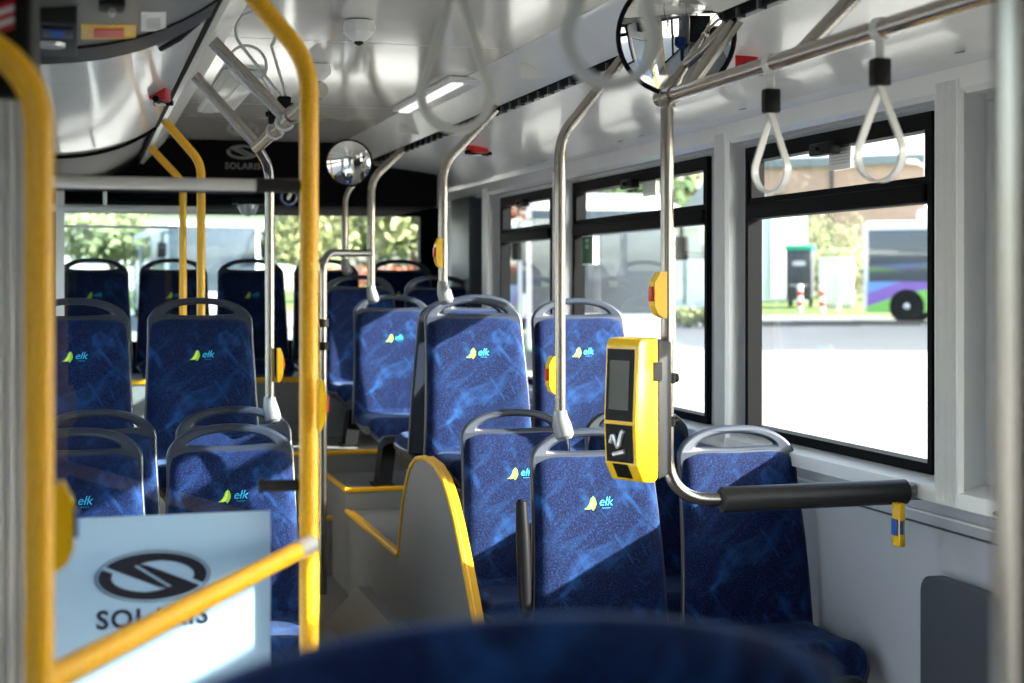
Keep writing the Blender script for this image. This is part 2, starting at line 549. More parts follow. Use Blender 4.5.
# ------------------------------------------------------------------ walls
WZ0, WZ1, TB0, TB1 = .985, 2.0, 1.745, 1.80
RW = [(.95, 3.34), (3.69, 4.91), (5.25, 6.86), (7.2, 8.16)]
wall = MB()
wall.box(XR, XR + .036, YF, YB, -.05, WZ0 - .002)
wall.box(XR, XR + .036, YF, YB, WZ1 + .002, 2.42)
edges = [YF + .9] + [y for w in RW for y in w] + [YB]
wall.box(XR, XR + .036, YF, .95, WZ0, WZ1)
for a, b2 in ((3.34, 3.69), (4.91, 5.25), (6.86, 7.2), (8.16, YB)):
    wall.box(XR, XR + .036, a, b2, WZ0, WZ1)
struct(wall, 'wall_right', 'wallgrey')
LWIN = [(2.9, 4.3), (4.6, 6.1), (6.4, 7.8)]
wall = MB()
wall.box(XL - .07, XL, 2.6, YB, -.05, WZ0); wall.box(XL - .07, XL, YF, YB, WZ1, 2.42)
for a, b2 in ((2.6, 2.9), (4.3, 4.6), (6.1, 6.4), (7.8, YB)):
    wall.box(XL - .07, XL, a, b2, WZ0, WZ1)
wall.box(XL - .07, XL, YF, -.6, -.05, WZ0); wall.box(XL - .07, XL, YF, -.6, WZ0, WZ1)
wall.box(XL - .07, XL, -.6, -.2, -.05, WZ1); wall.box(XL - .07, XL, 1.5, 2.6, -.05, WZ1)
struct(wall, 'wall_left', 'wallgrey')
# rear wall: black panel above and around the rear window
RWX0, RWX1, RWZ0, RWZ1 = -.14, 2.20, 1.12, 1.99
mb = MB()
mb.box(XL, XR, YB, YB + .08, -.05, RWZ0); mb.box(XL, XR, YB, YB + .08, RWZ1, 2.42)
mb.box(XL, RWX0, YB, YB + .08, RWZ0, RWZ1); mb.box(RWX1, XR, YB, YB + .08, RWZ0, RWZ1)
struct(mb, 'wall_rear', 'matte')
# front wall with windscreen opening (behind the camera)
mb = MB()
mb.box(XL, XR, YF - .08, YF, -.05, .9); mb.box(XL, XR, YF - .08, YF, 2.1, 2.42)
mb.box(XL, XL + .1, YF - .08, YF, .9, 2.1); mb.box(XR - .1, XR, YF - .08, YF, .9, 2.1)
struct(mb, 'wall_front', 'dark')


def window(idx, x, y0, y1, side, transom=True, latch=True):
    """side +1: right wall; frame parts are children of window_<idx>"""
    root = thing('window_%d' % idx, (x, (y0 + y1) / 2, WZ0), 'bus side window with black rubber frame', 'window', None, 'structure')
    s = side
    xa, xb = (x - .02, x + .034) if s > 0 else (x - .034, x + .02)
    f = MB(); t = .024
    f.box(xa, xb, y0, y0 + t, WZ0, WZ1); f.box(xa, xb, y1 - t, y1, WZ0, WZ1)
    f.box(xa, xb, y0 + t, y1 - t, WZ0, WZ0 + .03); f.box(xa, xb, y0 + t, y1 - t, WZ1 - .05, WZ1)
    f.build('window_frame', 'rubber', root)
    g = MB(); xm = x + .03 * s
    g.box(xm - .002, xm + .002, y0 + t, y1 - t, WZ0 + .03, TB0 if transom else WZ1 - .05)
    g.build('pane', 'pane', root)
    if transom:
        g = MB(); g.box(xm - .012, xm - .008, y0 + t, y1 - t, TB1, WZ1 - .05); g.build('pane', 'pane', root)
        tb = MB()
        tb.box(xa - (.012 if s > 0 else 0), xb + (.012 if s < 0 else 0), y0 + t, y1 - t, TB0, TB1, bev=.008)
        tb.box(xa + .005, xb, y0 + t, y1 - t, TB1, TB1 + .02)
        for yy in (y0 + t, y1 - t - .02): tb.box(xa + .004, xb, yy, yy + .02, TB1, WZ1 - .05)
        tb.build('transom', 'rubber', root)
        if latch:
            ym = (y0 + y1) / 2
            l = MB(); l.box(xa - .03, xa + .01, ym - .07, ym + .07, WZ1 - .075, WZ1 - .035, bev=.006)
            l.tube([(xa - .032, ym, WZ1 - .055), (xa - .045, ym, WZ1 - .055)], .008, 10)
            l.build('latch', 'black', root)
    return root


wins = []
for i, (a, b2) in enumerate(RW): wins.append(window(i + 1, XR, a, b2, 1))
for i, (a, b2) in enumerate(LWIN): wins.append(window(i + 5, XL, a, b2, -1))
# rear window
rw = thing('window_8', ((RWX0 + RWX1) / 2, YB, RWZ0), 'wide rear window of the bus', 'window', None, 'structure')
f = MB(); t = .03
f.box(RWX0, RWX0 + t, YB - .015, YB + .06, RWZ0, RWZ1); f.box(RWX1 - t, RWX1, YB - .015, YB + .06, RWZ0, RWZ1)
f.box(RWX0, RWX1, YB - .015, YB + .06, RWZ0, RWZ0 + t); f.box(RWX0, RWX1, YB - .015, YB + .06, RWZ1 - t, RWZ1)
f.build('window_frame', 'rubber', rw)
MB().box(RWX0 + t, RWX1 - t, YB + .03, YB + .034, RWZ0 + t, RWZ1 - t).build('pane', 'pane', rw)
# windscreen
ws = thing('window_9', (1.0, YF, .9), 'windscreen of the bus', 'window', None, 'structure')
MB().box(XL + .1, XR - .1, YF - .05, YF - .045, .9, 2.1).build('pane', 'pane', ws)
# entrance door on the left, glazed, behind the camera's shoulder
dr = thing('door_1', (XL, .65, 0), 'glazed entrance door', 'door', None, 'structure')
d = MB()
for a, b2 in ((-.2, .64), (.66, 1.5)):
    d.box(XL - .05, XL - .01, a, a + .06, 0, 2.0); d.box(XL - .05, XL - .01, b2 - .06, b2, 0, 2.0)
    d.box(XL - .05, XL - .01, a, b2, 0, .09); d.box(XL - .05, XL - .01, a, b2, 1.92, 2.0)
d.build('door_frame', 'rubber', dr)
MB().box(XL - .032, XL - .028, -.14, 1.44, .09, 1.92).build('pane', 'pane', dr)

# pillars (ribbed aluminium) on right wall between windows


def pillar(y0, y1, idx, depth=.075, z0=.93, z1=2.06):
    x0 = XR - depth
    nr = 9
    poly = [(XR, y1), (XR, y0), (x0 + .012, y0), (x0, y0 + .012)]
    ya, yb = y0 + .02, y1 - .014
    for k in range(nr):
        q = ya + (yb - ya) * k / nr; st = (yb - ya) / nr
        poly += [(x0, q), (x0 + .006, q + st * .2), (x0 + .006, q + st * .6), (x0, q + st * .8)]
    poly += [(x0, y1 - .012), (x0 + .012, y1)]
    mb = MB(); mb.prism(poly, 'z', z0, z1)
    return struct(mb, 'pillar_%d' % idx, 'alu', 20)


def Yat(px, X):  # depth along the wall plane X where column px looks
    return onX(px, 300, X).y


pillar(3.466, 3.60, 1); pillar(4.95, 5.07, 2); pillar(6.87, 7.02, 3); pillar(8.24, 8.36, 4)
# dark corner post and light panel by the rear right corner
mb = MB(); mb.box(XR - .10, XR - .01, 8.55, 9.0, .9, 2.03, bev=.01)
struct(mb, 'pillar_5', 'slate')

# sill rail under the right windows
mb = MB()
mb.prism([(XR - .075, .925), (XR, .925), (XR, .984), (XR - .02, .984), (XR - .07, .965)], 'y', YF, 8.5)
mb.box(XR - .012, XR, YF, YB, .87, .876)
struct(mb, 'trim_9', 'alu')
mb = MB(); mb.box(XR - .006, XR - .001, YF, YB, .835, .84); mb.box(XR - .006, XR - .001, 2.9, 2.904, 0, .92)
struct(mb, 'trim_10', 'slate')
# header rim above right windows + cove
cove = [(XR, 2.02), (XR - .055, 2.02), (XR - .07, 2.035), (XR - .075, 2.09), (XR - .12, 2.105)]
for k in range(9):
    u = k / 8
    cove.append((XR - .12 - u * .53, 2.105 + .10 * (u ** .55)))
cove += [(1.65, 2.42), (XR, 2.42)]
mb = MB(); mb.prism(cove, 'y', YF, YB)
for yy in (2.15, 4.2, 6.5, 8.3):
    pass
cv = struct(mb, 'ceiling_cove_panel', 'cove', 30)
# screws pairs on the rim
# flat dots: small round covers on the cove
mb = MB()
for yy in (3.1, 3.35, 4.4, 4.65, 5.6, 5.85, 6.9, 7.15):
    mb.lathe([(.004, 0), (.014, 0), (.012, .003), (.004, .0035)], 12, T=align_T((XR - .15, yy, 2.108), (.2, 0, -1)))
mb.build('cover_cap', 'midgrey', cv)
# slanted air duct panel between flat ceiling and slot
mb = MB()
mb.prism([(1.46, CZ), (1.49, CZ - .005), (1.625, 2.235), (1.63, 2.42), (1.46, 2.42)], 'y', YF, YB)
for yy in (.9, 3.0, 5.1, 7.2):
    mb.box(1.50, 1.6, yy, yy + .003, 2.25, 2.30)
struct(mb, 'ceiling_duct', 'cream', 30)
mb = MB(); mb.box(1.635, 1.645, YF, YB, 2.212, 2.41)
sl = struct(mb, 'trim_11', 'rubber')
mb = MB()
for k in range(70):
    y = .8 + k * .125
    mb.box(1.626, 1.652, y, y + .012, 2.205, 2.23)
o = mb.build('slot_rib', 'slate', sl); o['kind'] = 'stuff'

# flat ceiling of gloss panels with seams
mb = MB()
ys = [YF, -2.3, -.5, 1.3, 3.1, 5.0, 6.85, 8.7, YB]
for a, b2 in zip(ys[:-1], ys[1:]):
    mb.box(.46, 1.455, a + .004, b2 - .004, CZ, CZ + .02)
mb.box(.40, 1.50, YF, YB, CZ + .021, CZ + .03)
struct(mb, 'ceiling', 'lacquer')
mb = MB(); mb.box(XL - .1, XR + .1, YF - .1, YB + .1, 2.43, 2.5)
struct(mb, 'roof', 'white')

# left cove: hanging door-gear cover, curved up to the ceiling
def lcurve(off=0.0, x1=.305):
    pts = []
    for k in range(15):
        u = k / 14
        x = XL + (x1 - XL) * u
        pts.append((x, 2.045 + .135 * (u ** 3.2) + off))
    return pts


c = lcurve()
mb = MB(); mb.prism([(XL, 2.42)] + c + [(.305, 2.42)], 'y', 3.72, 6.5)
lc = struct(mb, 'ceiling_cove_panel', 'cove', 30)
mb = MB(); mb.prism([(XL, 2.41)] + [(x, z + .02) for x, z in c] + [(.305, 2.41)], 'y', 6.502, YB)
struct(mb, 'ceiling_cove_panel', 'black', 30)
# dark seam at the far end of the cover
mb = MB()
mb.tube([Vector((x, 6.51, z - .004)) for x, z in c], .010, 6)
mb.tube([(.312, 2.9, 2.185), (.312, 6.5, 2.185)], .010, 6)
mb.tube([(.312, 6.5, 2.185), (.312, YB - .1, 2.185)], .008, 6)
struct(mb, 'trim_12', 'rubber')
mb = MB(); mb.prism([(.315, 2.19), (.34, 2.185), (.455, 2.31), (.46, 2.42), (.315, 2.42)], 'y', YF, YB)
struct(mb, 'ceiling_duct', 'cream')
# near dark section with the fittings
mb = MB()
cn = lcurve(-.012)
mb.prism([(XL, 2.42)] + cn + [(.308, 2.42)], 'y', 3.50, 3.715)
struct(mb, 'trim_13', 'dark', 30)
mb = MB(); mb.prism([(XL, 2.42)] + [(x, z) for x, z in lcurve(-.006)] + [(.308, 2.42)], 'y', 1.6, 3.498)
ov = struct(mb, 'trim_14', 'midgrey', 30)
mb = MB(); mb.prism([(XL, 2.42), (XL, 2.0), (XL + .1, 2.03), (.0, 2.06), (.305, 2.18), (.305, 2.42)], 'y', YF, 1.6)
struct(mb, 'trim_15', 'cove', 30)


def cz(x, off=-.006):
    u = max(0, min(1, (x - XL) / (.305 - XL))); return 2.045 + .135 * u ** 3.2 + off


def on_cove(px, py, X=None):
    """point on the underside of the near cover seen at px,py"""
    z = 2.05
    for _ in range(12):
        p = onZ(px, py, z); z = cz(p.x)
    return p


# fittings on the near cover
p = on_cove(54, 22)
ac = MB(); pa, pb = on_cove(30, 42), on_cove(78, 42)
pc = on_cove(56, 0)
q0, q1 = on_cove(31, 44), on_cove(77, 6)
ac.box(min(q0.x, -.19), q1.x, q1.y, q0.y, cz(0) - .035, cz(0) + .01, bev=.004)
unit = thing('overhead_control_unit', (p.x, p.y, 2.0), 'dark overhead unit with small blue display and oval lamp', 'control unit')
ac.build('housing', 'dark', unit)
a = on_cove(43, 21); b3 = on_cove(73, 10)
MB().box(a.x, b3.x, b3.y, a.y, cz(0) - .041, cz(0) - .03, bev=.002).build('display', 'navy', unit)
a = on_cove(50, 19); b3 = on_cove(64, 11)
o = MB().box(a.x, b3.x, b3.y, a.y, cz(0) - .044, cz(0) - .041).build('display_glow', 'blue', unit); o['label'] = 'blue lit display field'
a = on_cove(50, 29)
T = align_T((a.x, a.y, cz(0) - .036), (0, 0, -1)) @ Matrix.Diagonal((1.0, 1.0, 1, 1))
l_ = MB(); l_.lathe([(.032, 0), (.03, .008), (.02, .010), (.004, .011)], 24, T=T)
l_.build('oval_lamp', 'silver', unit)


def sticker(name, px0, py0, px1, py1, m, label, cat, inner=None):
    """flat notice on the curved cover"""
    a, b4, c4, d4 = on_cove(px0, py1), on_cove(px1, py1), on_cove(px1, py0), on_cove(px0, py0)
    mb = MB()
    n = Vector((0, 0, -.003))
    top = [a + n, b4 + n, c4 + n, d4 + n]; bot = [q + Vector((0, 0, .001)) for q in (a, b4, c4, d4)]
    mb.add(top + bot, [(0, 1, 2, 3), (7, 6, 5, 4), (0, 4, 5, 1), (1, 5, 6, 2), (2, 6, 7, 3), (3, 7, 4, 0)])
    mats = [m]
    if inner:
        cen = (a + b4 + c4 + d4) / 4
        ii = [cen + (q - cen) * .55 + n * 2 for q in (a, b4, c4, d4)]
        mb.add(ii + [q - n for q in ii], [(0, 1, 2, 3), (7, 6, 5, 4), (0, 4, 5, 1), (1, 5, 6, 2), (2, 6, 7, 3), (3, 7, 4, 0)], 1)
        mats.append(inner)
    return tag(mb.build(name, mats), label, cat)


sticker('notice_sticker', 81, 24, 136, 38, 'yellowp', 'yellow notice with dark red middle on the overhead cover', 'sticker', 'red')
sticker('notice_sticker', 141, 12, 166, 30, 'white', 'pale white notice on the overhead cover beside the yellow one', 'sticker', 'silver')
p = on_cove(112, 2)
lt = thing('cover_latch', (p.x, p.y, p.z - .02), 'small dark latch on the grey overhead cover', 'latch')
MB().box(p.x - .025, p.x + .025, p.y - .04, p.y + .04, p.z - .015, p.z + .01, bev=.006).build('plate', 'dark', lt)
MB().tube([(p.x, p.y - .025, p.z - .02), (p.x, p.y + .02, p.z - .02)], .007, 8).build('lever', 'silver', lt)
# slim recessed handle near the cover edge
a, b3 = at(160, 47, 1), at(197, 20, 1)


def on_cover2(px, py):
    z = 2.1
    for _ in range(14):
        p = onZ(px, py, z); z = cz(p.x, 0)
    return p


a, b3 = on_cover2(161, 47), on_cover2(198, 20)
mb = MB(); mb.tube([a + Vector((0, 0, -.004)), (a + b3) / 2 + Vector((0, 0, -.012)), b3 + Vector((0, 0, -.004))], .008, 8)
mb.build('grab_handle', 'black', lc)

# ribbed aluminium post at the far left with black header
mb = MB()
xa, xb = XL + .002, onY(24, 300, 2.2).x
nr = 12
poly = [(xa, 2.32), (xa, 2.2)]
for k in range(nr):
    q = xa + (xb - xa) * k / nr; st = (xb - xa) / nr
    poly += [(q, 2.2), (q + st * .2, 2.206), (q + st * .6, 2.206), (q + st * .8, 2.2)]
poly += [(xb, 2.2), (xb, 2.32)]
mb.prism(poly, 'z', 0, 1.775)
struct(mb, 'pillar_6', 'alu', 20)
mb = MB(); mb.box(XL + .002, xb + .012, 2.18, 2.6, 1.776, 2.02, bev=.01)
hd = struct(mb, 'trim_16', 'black')
a, b3 = onY(-8, 36, 2.178), onY(14, 8, 2.178)
mb = MB(); n_ = 5
for k in range(n_):
    z0_ = a.z + (b3.z - a.z) * k / n_; z1_ = a.z + (b3.z - a.z) * (k + 1) / n_
    mb.prism([(a.x, z0_), (b3.x, z0_ + .012), (b3.x, z1_ + .012), (a.x, z1_)], 'y', 2.176, 2.179, mi=k % 2)
o = mb.build('warning_sticker', ['red', 'white'], hd); o['label'] = 'red and white striped sticker'

dp_ = thing('added_dark_partition', (.5, -1.6, 0), 'unseen dark partition added at the front to block windscreen reflections', 'partition')  # added behind the camera to keep the bright windscreen off the glass
mb = MB(); mb.box(XL + .01, 1.25, -1.62, -1.58, .02, 2.0, bev=.01); mb.build('panel', 'dark', dp_)
mb = MB(); mb.tube([(1.27, -1.6, 0), (1.27, -1.6, 2.25)], .0175, 12); mb.build('post', 'yellow', dp_)
# ------------------------------------------------------------------ seats
ZT = 1.06   # top of the hoop above the seat's own floor


def back_y(x, z, off=0.0):
    """front surface of the back: reclined, slightly dished"""
    t = z - .43
    return .13 * t + .05 * t * t - .28 * x * x - .012 * math.sin(min(1, max(0, t / .5)) * PI) + off


def back_outline(hw_t=.197, hw_b=.220, n=14):
    pts = [(-hw_b, .40), (hw_b, .40)]
    zs = [.5, .6, .7, .8, .88]
    for z in zs: pts.append((hw_b + (hw_t - hw_b) * (z - .4) / .5, z))
    for k in range(n + 1):
        a = PI / 2 * k / n
        pts.append((hw_t * math.cos(a) ** .86, .958 + (ZT - .012 - .958) * math.sin(a) ** 1.05))
    left = [(-x, z) for x, z in reversed(pts[2:-1])]
    return pts + left


def hole(n=18):
    w, z0, h = .152, .984, .056
    pts = []
    for k in range(n + 1):
        a = PI * k / n
        c_ = math.cos(a)
        pts.append((w * c_, z0 + h * math.sin(a)))
    for k in range(1, 8):
        u = -1 + 2 * k / 8
        pts.append((w * u, z0 - .007 * (1 - u * u)))
    return pts


def pad_fn(u, v):
    U = u * 2 - 1
    z0, z1 = .425, .976
    z = z0 + (z1 - z0) * v
    hw = .222 + (.199 - .222) * (z - .4) / .5
    t = max(0, (v - .88) / .12)
    hw *= 1 - .05 * t * t
    x = hw * U
    z -= .022 * abs(U) ** 5 * v ** 6
    edge = (1 - abs(U) ** 10) * (1 - abs(v * 2 - 1) ** 14)
    puff = .026 * edge ** .5
    return (x, back_y(x, z, -.016) - puff, z)


def pad_back(u, v):
    x, y, z = pad_fn(u, v)
    return (x, back_y(x, z, -.006), z)


def shell_mesh():
    vs, fs = curve_mesh([back_outline(), hole()], .004, .009, 2)
    return [(x, back_y(x, z, .002) + d_, z) for x, z, d_ in vs], fs


def cushion_fn(u, v):
    U = u * 2 - 1
    y = -.02 - .43 * v
    hw = .212 * (1 - .10 * max(0, (v - .6) / .4) ** 3)
    if v > .9: hw *= 1 - .12 * ((v - .9) / .1) ** 2
    x = hw * U
    z = .425 + .022 * (1 - abs(U) ** 6) + .018 * abs(U) ** 3 - .012 * math.sin(v * PI)
    z += .012 * v - (.075 * max(0, (v - .8) / .2) ** 2)
    if v < .12: z += .05 * (1 - v / .12) ** 2
    edge = max(0, (1 - abs(U) ** 10))
    z -= .02 * (1 - edge)
    return (x, y, z)


def cushion_low(u, v):
    x, y, z = cushion_fn(u, v)
    return (x, y, z - .028 - (0 if v < .95 else -.01))


def pan_mesh():
    mb = MB()

    def top(u, v):
        x, y, z = cushion_fn(u, v)
        return (x * 1.035, y - .006 * v, z - .024)

    def bot(u, v):
        x, y, z = cushion_fn(u, v)
        return (x * .9, y + .03 * v, z - .062)
    closed(mb, top, bot, 14, 14)
    return mb


def closed(mb, f1, f2, nu, nv, mi=0):
    a = len(mb.v)
    mb.grid(f1, nu, nv, mi); b4 = len(mb.v); mb.grid(f2, nu, nv, mi)
    w = nu + 1
    ring = [i for i in range(nu + 1)] + [j * w + nu for j in range(1, nv + 1)] + [nv * w + i for i in range(nu - 1, -1, -1)] + [j * w for j in range(nv - 1, 0, -1)]
    for i in range(len(ring)):
        p, q = ring[i], ring[(i + 1) % len(ring)]
        mb.f.append((a + p, b4 + p, b4 + q, a + q)); mb.mi.append(mi)


def logo_mesh():
    """leaf-shaped bird in two tones and small city lettering, follows the pad surface"""
    mb = MB()

    def place(x, z, lift=0):
        x = x * .84; z = .828 + (z - .808) * .84
        t = (z - .425) / .54
        return (x, back_y(x, z, -.016) - .026 - .0012 - lift, z)
    body = [(-.052, .785), (-.040, .792), (-.030, .806), (-.024, .822), (-.014, .830), (-.008, .824), (-.004, .812), (-.004, .800), (-.010, .788), (-.018, .778), (-.022, .786), (-.034, .784)]
    body = [(x - .004, z + .006) for x, z in body]
    n = len(body)
    vs = [place(x, z) for x, z in body] + [place(x, z, -.004) for x, z in body]
    mb.add(vs, [tuple(range(n)), tuple(reversed(range(n, 2 * n)))] + [(i, n + i, n + (i + 1) % n, (i + 1) % n) for i in range(n)], 0)
    half = [(-.046, .792), (-.030, .812), (-.022, .828), (-.018, .833), (-.020, .812), (-.026, .796)]
    n = len(half)
    vs = [place(x, z, .0006) for x, z in half] + [place(x, z, -.003) for x, z in half]
    mb.add(vs, [tuple(range(n)), tuple(reversed(range(n, 2 * n)))] + [(i, n + i, n + (i + 1) % n, (i + 1) % n) for i in range(n)], 1)
    tv, tf = text_mesh('e\u0142k', .046, .0004, 0.0, .3)
    mb.add([place(.028 + x, .815 + y, z_) for x, y, z_ in tv], tf, 2)
    tv, tf = text_mesh('~~~~', .014, .0004)
    mb.add([place(.030 + x, .793 + y, z_) for x, y, z_ in tv], tf, 2)
    return mb


def make_seat():
    root = bpy.data.objects.new('bus_seat', None); COL.objects.link(root); root.empty_display_size = .1
    ORG[root.name] = Vector((0, 0, 0))
    mb = MB(); mb.add(*shell_mesh()); sh = mb.build('back_shell', 'shell', root, 50, local=True)
    mb = MB(); closed(mb, pad_fn, pad_back, 22, 26); bk = mb.build('backrest', 'fabric', root, 70, local=True)
    logo_mesh().build('logo', ['leafg', 'leafy', 'cyan'], bk, 30, local=True)
    mb = MB(); closed(mb, cushion_fn, cushion_low, 20, 20); mb.build('cushion', 'fabric', root, 70, local=True)
    pan_mesh().build('seat_pan', 'shell', root, 50, local=True)
    return root


def leg_mesh(h):
    mb = MB()
    # slanted black pedestal, foot further forward
    z1 = .375; z0 = z1 - h
    top = [(-.10, -.12), (-.03, -.12), (-.03, -.24), (-.10, -.24)]
    bt = [(-.155, -.22), (-.085, -.22), (-.085, -.34), (-.155, -.34)]
    vs = [(x, y, z1) for x, y in top] + [(x, y, z0 + .012) for x, y in bt]
    mb.add(vs, [(0, 1, 2, 3), (7, 6, 5, 4), (0, 4, 5, 1), (1, 5, 6, 2), (2, 6, 7, 3), (3, 7, 4, 0)])
    mb.box(-.17, -.07, -.36, -.20, z0, z0 + .012)
    mb.box(-.17, .17, -.30, -.08, z1 - .03, z1)
    return mb


def armrest_mesh(side):
    mb = MB(); x = side * .245
    pts = [(x, -.02, .50), (x, -.005, .60), (x, .01, .72), (x, .03, .84)]
    # flat capsule with rounded ends
    mb.tube(fillet([Vector(p) for p in pts], 0), [.017, .022, .022, .018], 12)
    mb.tube([(x, .03, .838), (x, .032, .85)], [.018, .008], 12); mb.tube([(x, -.02, .50), (x, -.022, .488)], [.017, .008], 12)
    mb.tube([(x, .02, .56), (side * .19, .05, .56)], .012, 10)
    return mb


SP = make_seat()
LEGM = {}
ARM = {}
first = [True]


# keep an untouched list of the prototype's parts for copying


SP_children = list(SP.children)


def copy_proto():
    c = SP.copy(); COL.objects.link(c)
    for ch in SP_children: copy_tree(ch, c)
    return c




def seat(x, y, z, label, group, leg=None, arm=0, rot=0.0):
    if first[0]: o = SP; first[0] = False
    else: o = copy_proto()
    o.location = (x, y, z); o.rotation_euler = (0, 0, rot)
    ORG[o.name] = Vector((x, y, z))
    tag(o, label, 'seat', group)
    for key, store, fn, nm in ((leg, LEGM, leg_mesh, 'leg'), (arm, ARM, armrest_mesh, 'armrest')):
        if not key: continue
        if key not in store:
            store[key] = fn(key).build(nm, 'black', o, local=True)
        else:
            l = store[key].copy(); COL.objects.link(l); l.parent = o
    return o


GR = 'blue patterned bus seats right of the aisle'
GL = 'blue patterned bus seats left of the aisle'
GB = 'bus seats of the rear bench'
XA, XW = 1.56, 2.045
seat(XA, 4.43, 0, 'blue aisle seat right behind the yellow ticket validator, pole clamped to its hoop', GR, .375, -1)
seat(XW, 4.40, 0, 'blue window seat behind the padded rail, its cushion against the grey wall', GR, .375)
seat(1.53, 5.20, .0, 'blue aisle seat before the wheel arch box, half hidden by the seat in front', GR, None)
seat(2.005, 5.20, .0, 'blue window seat mostly hidden behind the yellow ticket validator', GR, None)
# box seat bases
seat(1.545, 5.86, .405, 'blue aisle seat on the wheel arch box with a steel pole clamped to its hoop', GR, None)
seat(2.015, 5.92, .40, 'blue window seat on the wheel arch box left of the green window sticker', GR, None)
seat(1.56, 6.20, .405, 'blue aisle seat facing the rear, back to back with the wheel arch seat', GR, None, -1, PI)
seat(1.585, 7.72, .40, 'blue aisle seat on a black slanted leg, behind the wheel arch seats', GR, .275)
seat(2.06, 7.72, .40, 'blue window seat beside the one on a black slanted leg', GR, .275)
seat(1.57, 8.60, .51, 'blue aisle seat of the last pair before the rear bench, pole clamped to its hoop', GR, .275)
seat(2.045, 8.60, .51, 'blue window seat of the last pair before the rear bench', GR, .275)
seat(.475, 4.90, 0, 'blue aisle seat directly behind the glass partition, nearest of its column', GL, .375, 1)
seat(-.01, 4.90, 0, 'blue window seat directly behind the glass partition, nearest of its column', GL, .375)
seat(.53, 5.36, .02, 'blue aisle seat just behind the nearest left pair, steel pole clamped to its hoop', GL, .395, 0)
seat(.055, 5.36, .02, 'blue window seat just behind the nearest left pair, only its hoop showing', GL, .395)
seat(.46, 6.00, .405, 'blue aisle seat raised on the left podium in front of the yellow poles', GL, .36)
seat(-.02, 6.00, .405, 'blue window seat raised on the left podium beside the aluminium edge', GL, .36)
for k, x in enumerate((.08, .55, 1.02, 1.49, 1.96)):
    seat(x, 9.33, .615, ['rear bench seat in the left corner, behind the glass pane',
                         'rear bench seat second from the left, behind the yellow poles',
                         'middle seat of the rear bench, facing the aisle',
                         'rear bench seat right of the middle, mostly hidden by the upright pole',
                         'rear bench seat in the right corner with window light through its hoop'][k], GB)
# mounting plinths under the seats with no leg are part of those seats
for o in [o for o in bpy.data.objects if o.type == 'EMPTY' and o.name.startswith('bus_seat')]:
    if any(c.name.startswith('leg') for c in o.children): continue
    z = o.location.z
    mb = MB()
    if z < .1: mb.box(-.20, .20, -.30, -.06, .02 if abs(o.location.y - 5.2) > .1 else .365, .375)
    else: mb.box(-.19, .19, -.36, -.05, .335 if z > .5 else .30, .372)
    if z < .1 or abs(z - .405) < .3:
        pass
    mb.build('seat_bracket', 'black', o, local=True)
# plinth under the low pair before the wheel box
mb = MB(); mb.box(AX + .03, XR - .03, 4.72, 4.80, 0, .34)
pz = struct(mb, 'trim_17', 'boxv')
mb = MB(); mb.tube([(AX + .03, 4.72, .34), (XR - .04, 4.72, .34)], .012, 8)
mb.build('yellow_edge', 'edgey', pz)

# foreground seat, soft padded top seen just before the camera
c0 = onY(513, 640, 1.02)
fs_ = thing('front_seat', (c0.x, 1.02, 0), 'navy padded seat back filling the bottom edge, out of focus', 'seat')


def fpad(sgn):
    def fn(u, v):
        U = u * 2 - 1
        z = .80 + .482 * v
        hw = .268 * (1 - .07 * v ** 5)
        x = hw * U
        drop = .046 * abs(U) ** 2.4 * v ** 2
        e = max(0, 1 - abs(U) ** 6) * max(0, 1 - abs(2 * v - 1) ** 8)
        return (c0.x + x, 1.02 + sgn * (.012 + .035 * e ** .5), z - drop)
    return fn


mb = MB(); closed(mb, fpad(-1), fpad(1), 26, 20)
mb.build('backrest', 'fabric', fs_, 70)
mb = MB(); mb.box(c0.x - .22, c0.x + .22, .60, .99, .70, .80, bev=.03); mb.build('cushion', 'fabric', fs_, 60)
mb = MB(); mb.box(c0.x - .06, c0.x + .06, .72, .90, 0, .70, bev=.01); mb.build('pedestal', 'black', fs_)

# ------------------------------------------------------------------ handrails and poles
PR = .0175


def clamp_on(root, p, r=.03):
    mb = MB()
    mb.tube([p + Vector((0, 0, .055)), p + Vector((0, 0, .038)), p + Vector((.004, -.005, .01)), p + Vector((.012, -.012, -.025)), p + Vector((.014, -.014, -.035))],
            [.021, .024, .030, .030, .020], 10)
    o = mb.build('pole_clamp', 'greyclamp', root); o['label'] = 'grey cast clamp gripping the seat hoop'


def pole(name, pts, rad, label, m='steel', r=PR, cat='pole', group=None, clamp=None, fn='tube'):
    root = thing(name, tuple(Vector(pts[0])), label, cat, group)
    mb = MB(); mb.tube(fillet(pts, rad, 10), r, 18)
    mb.build(fn, m, root)
    if clamp is not None: clamp_on(root, Vector(pts[0]))
    return root


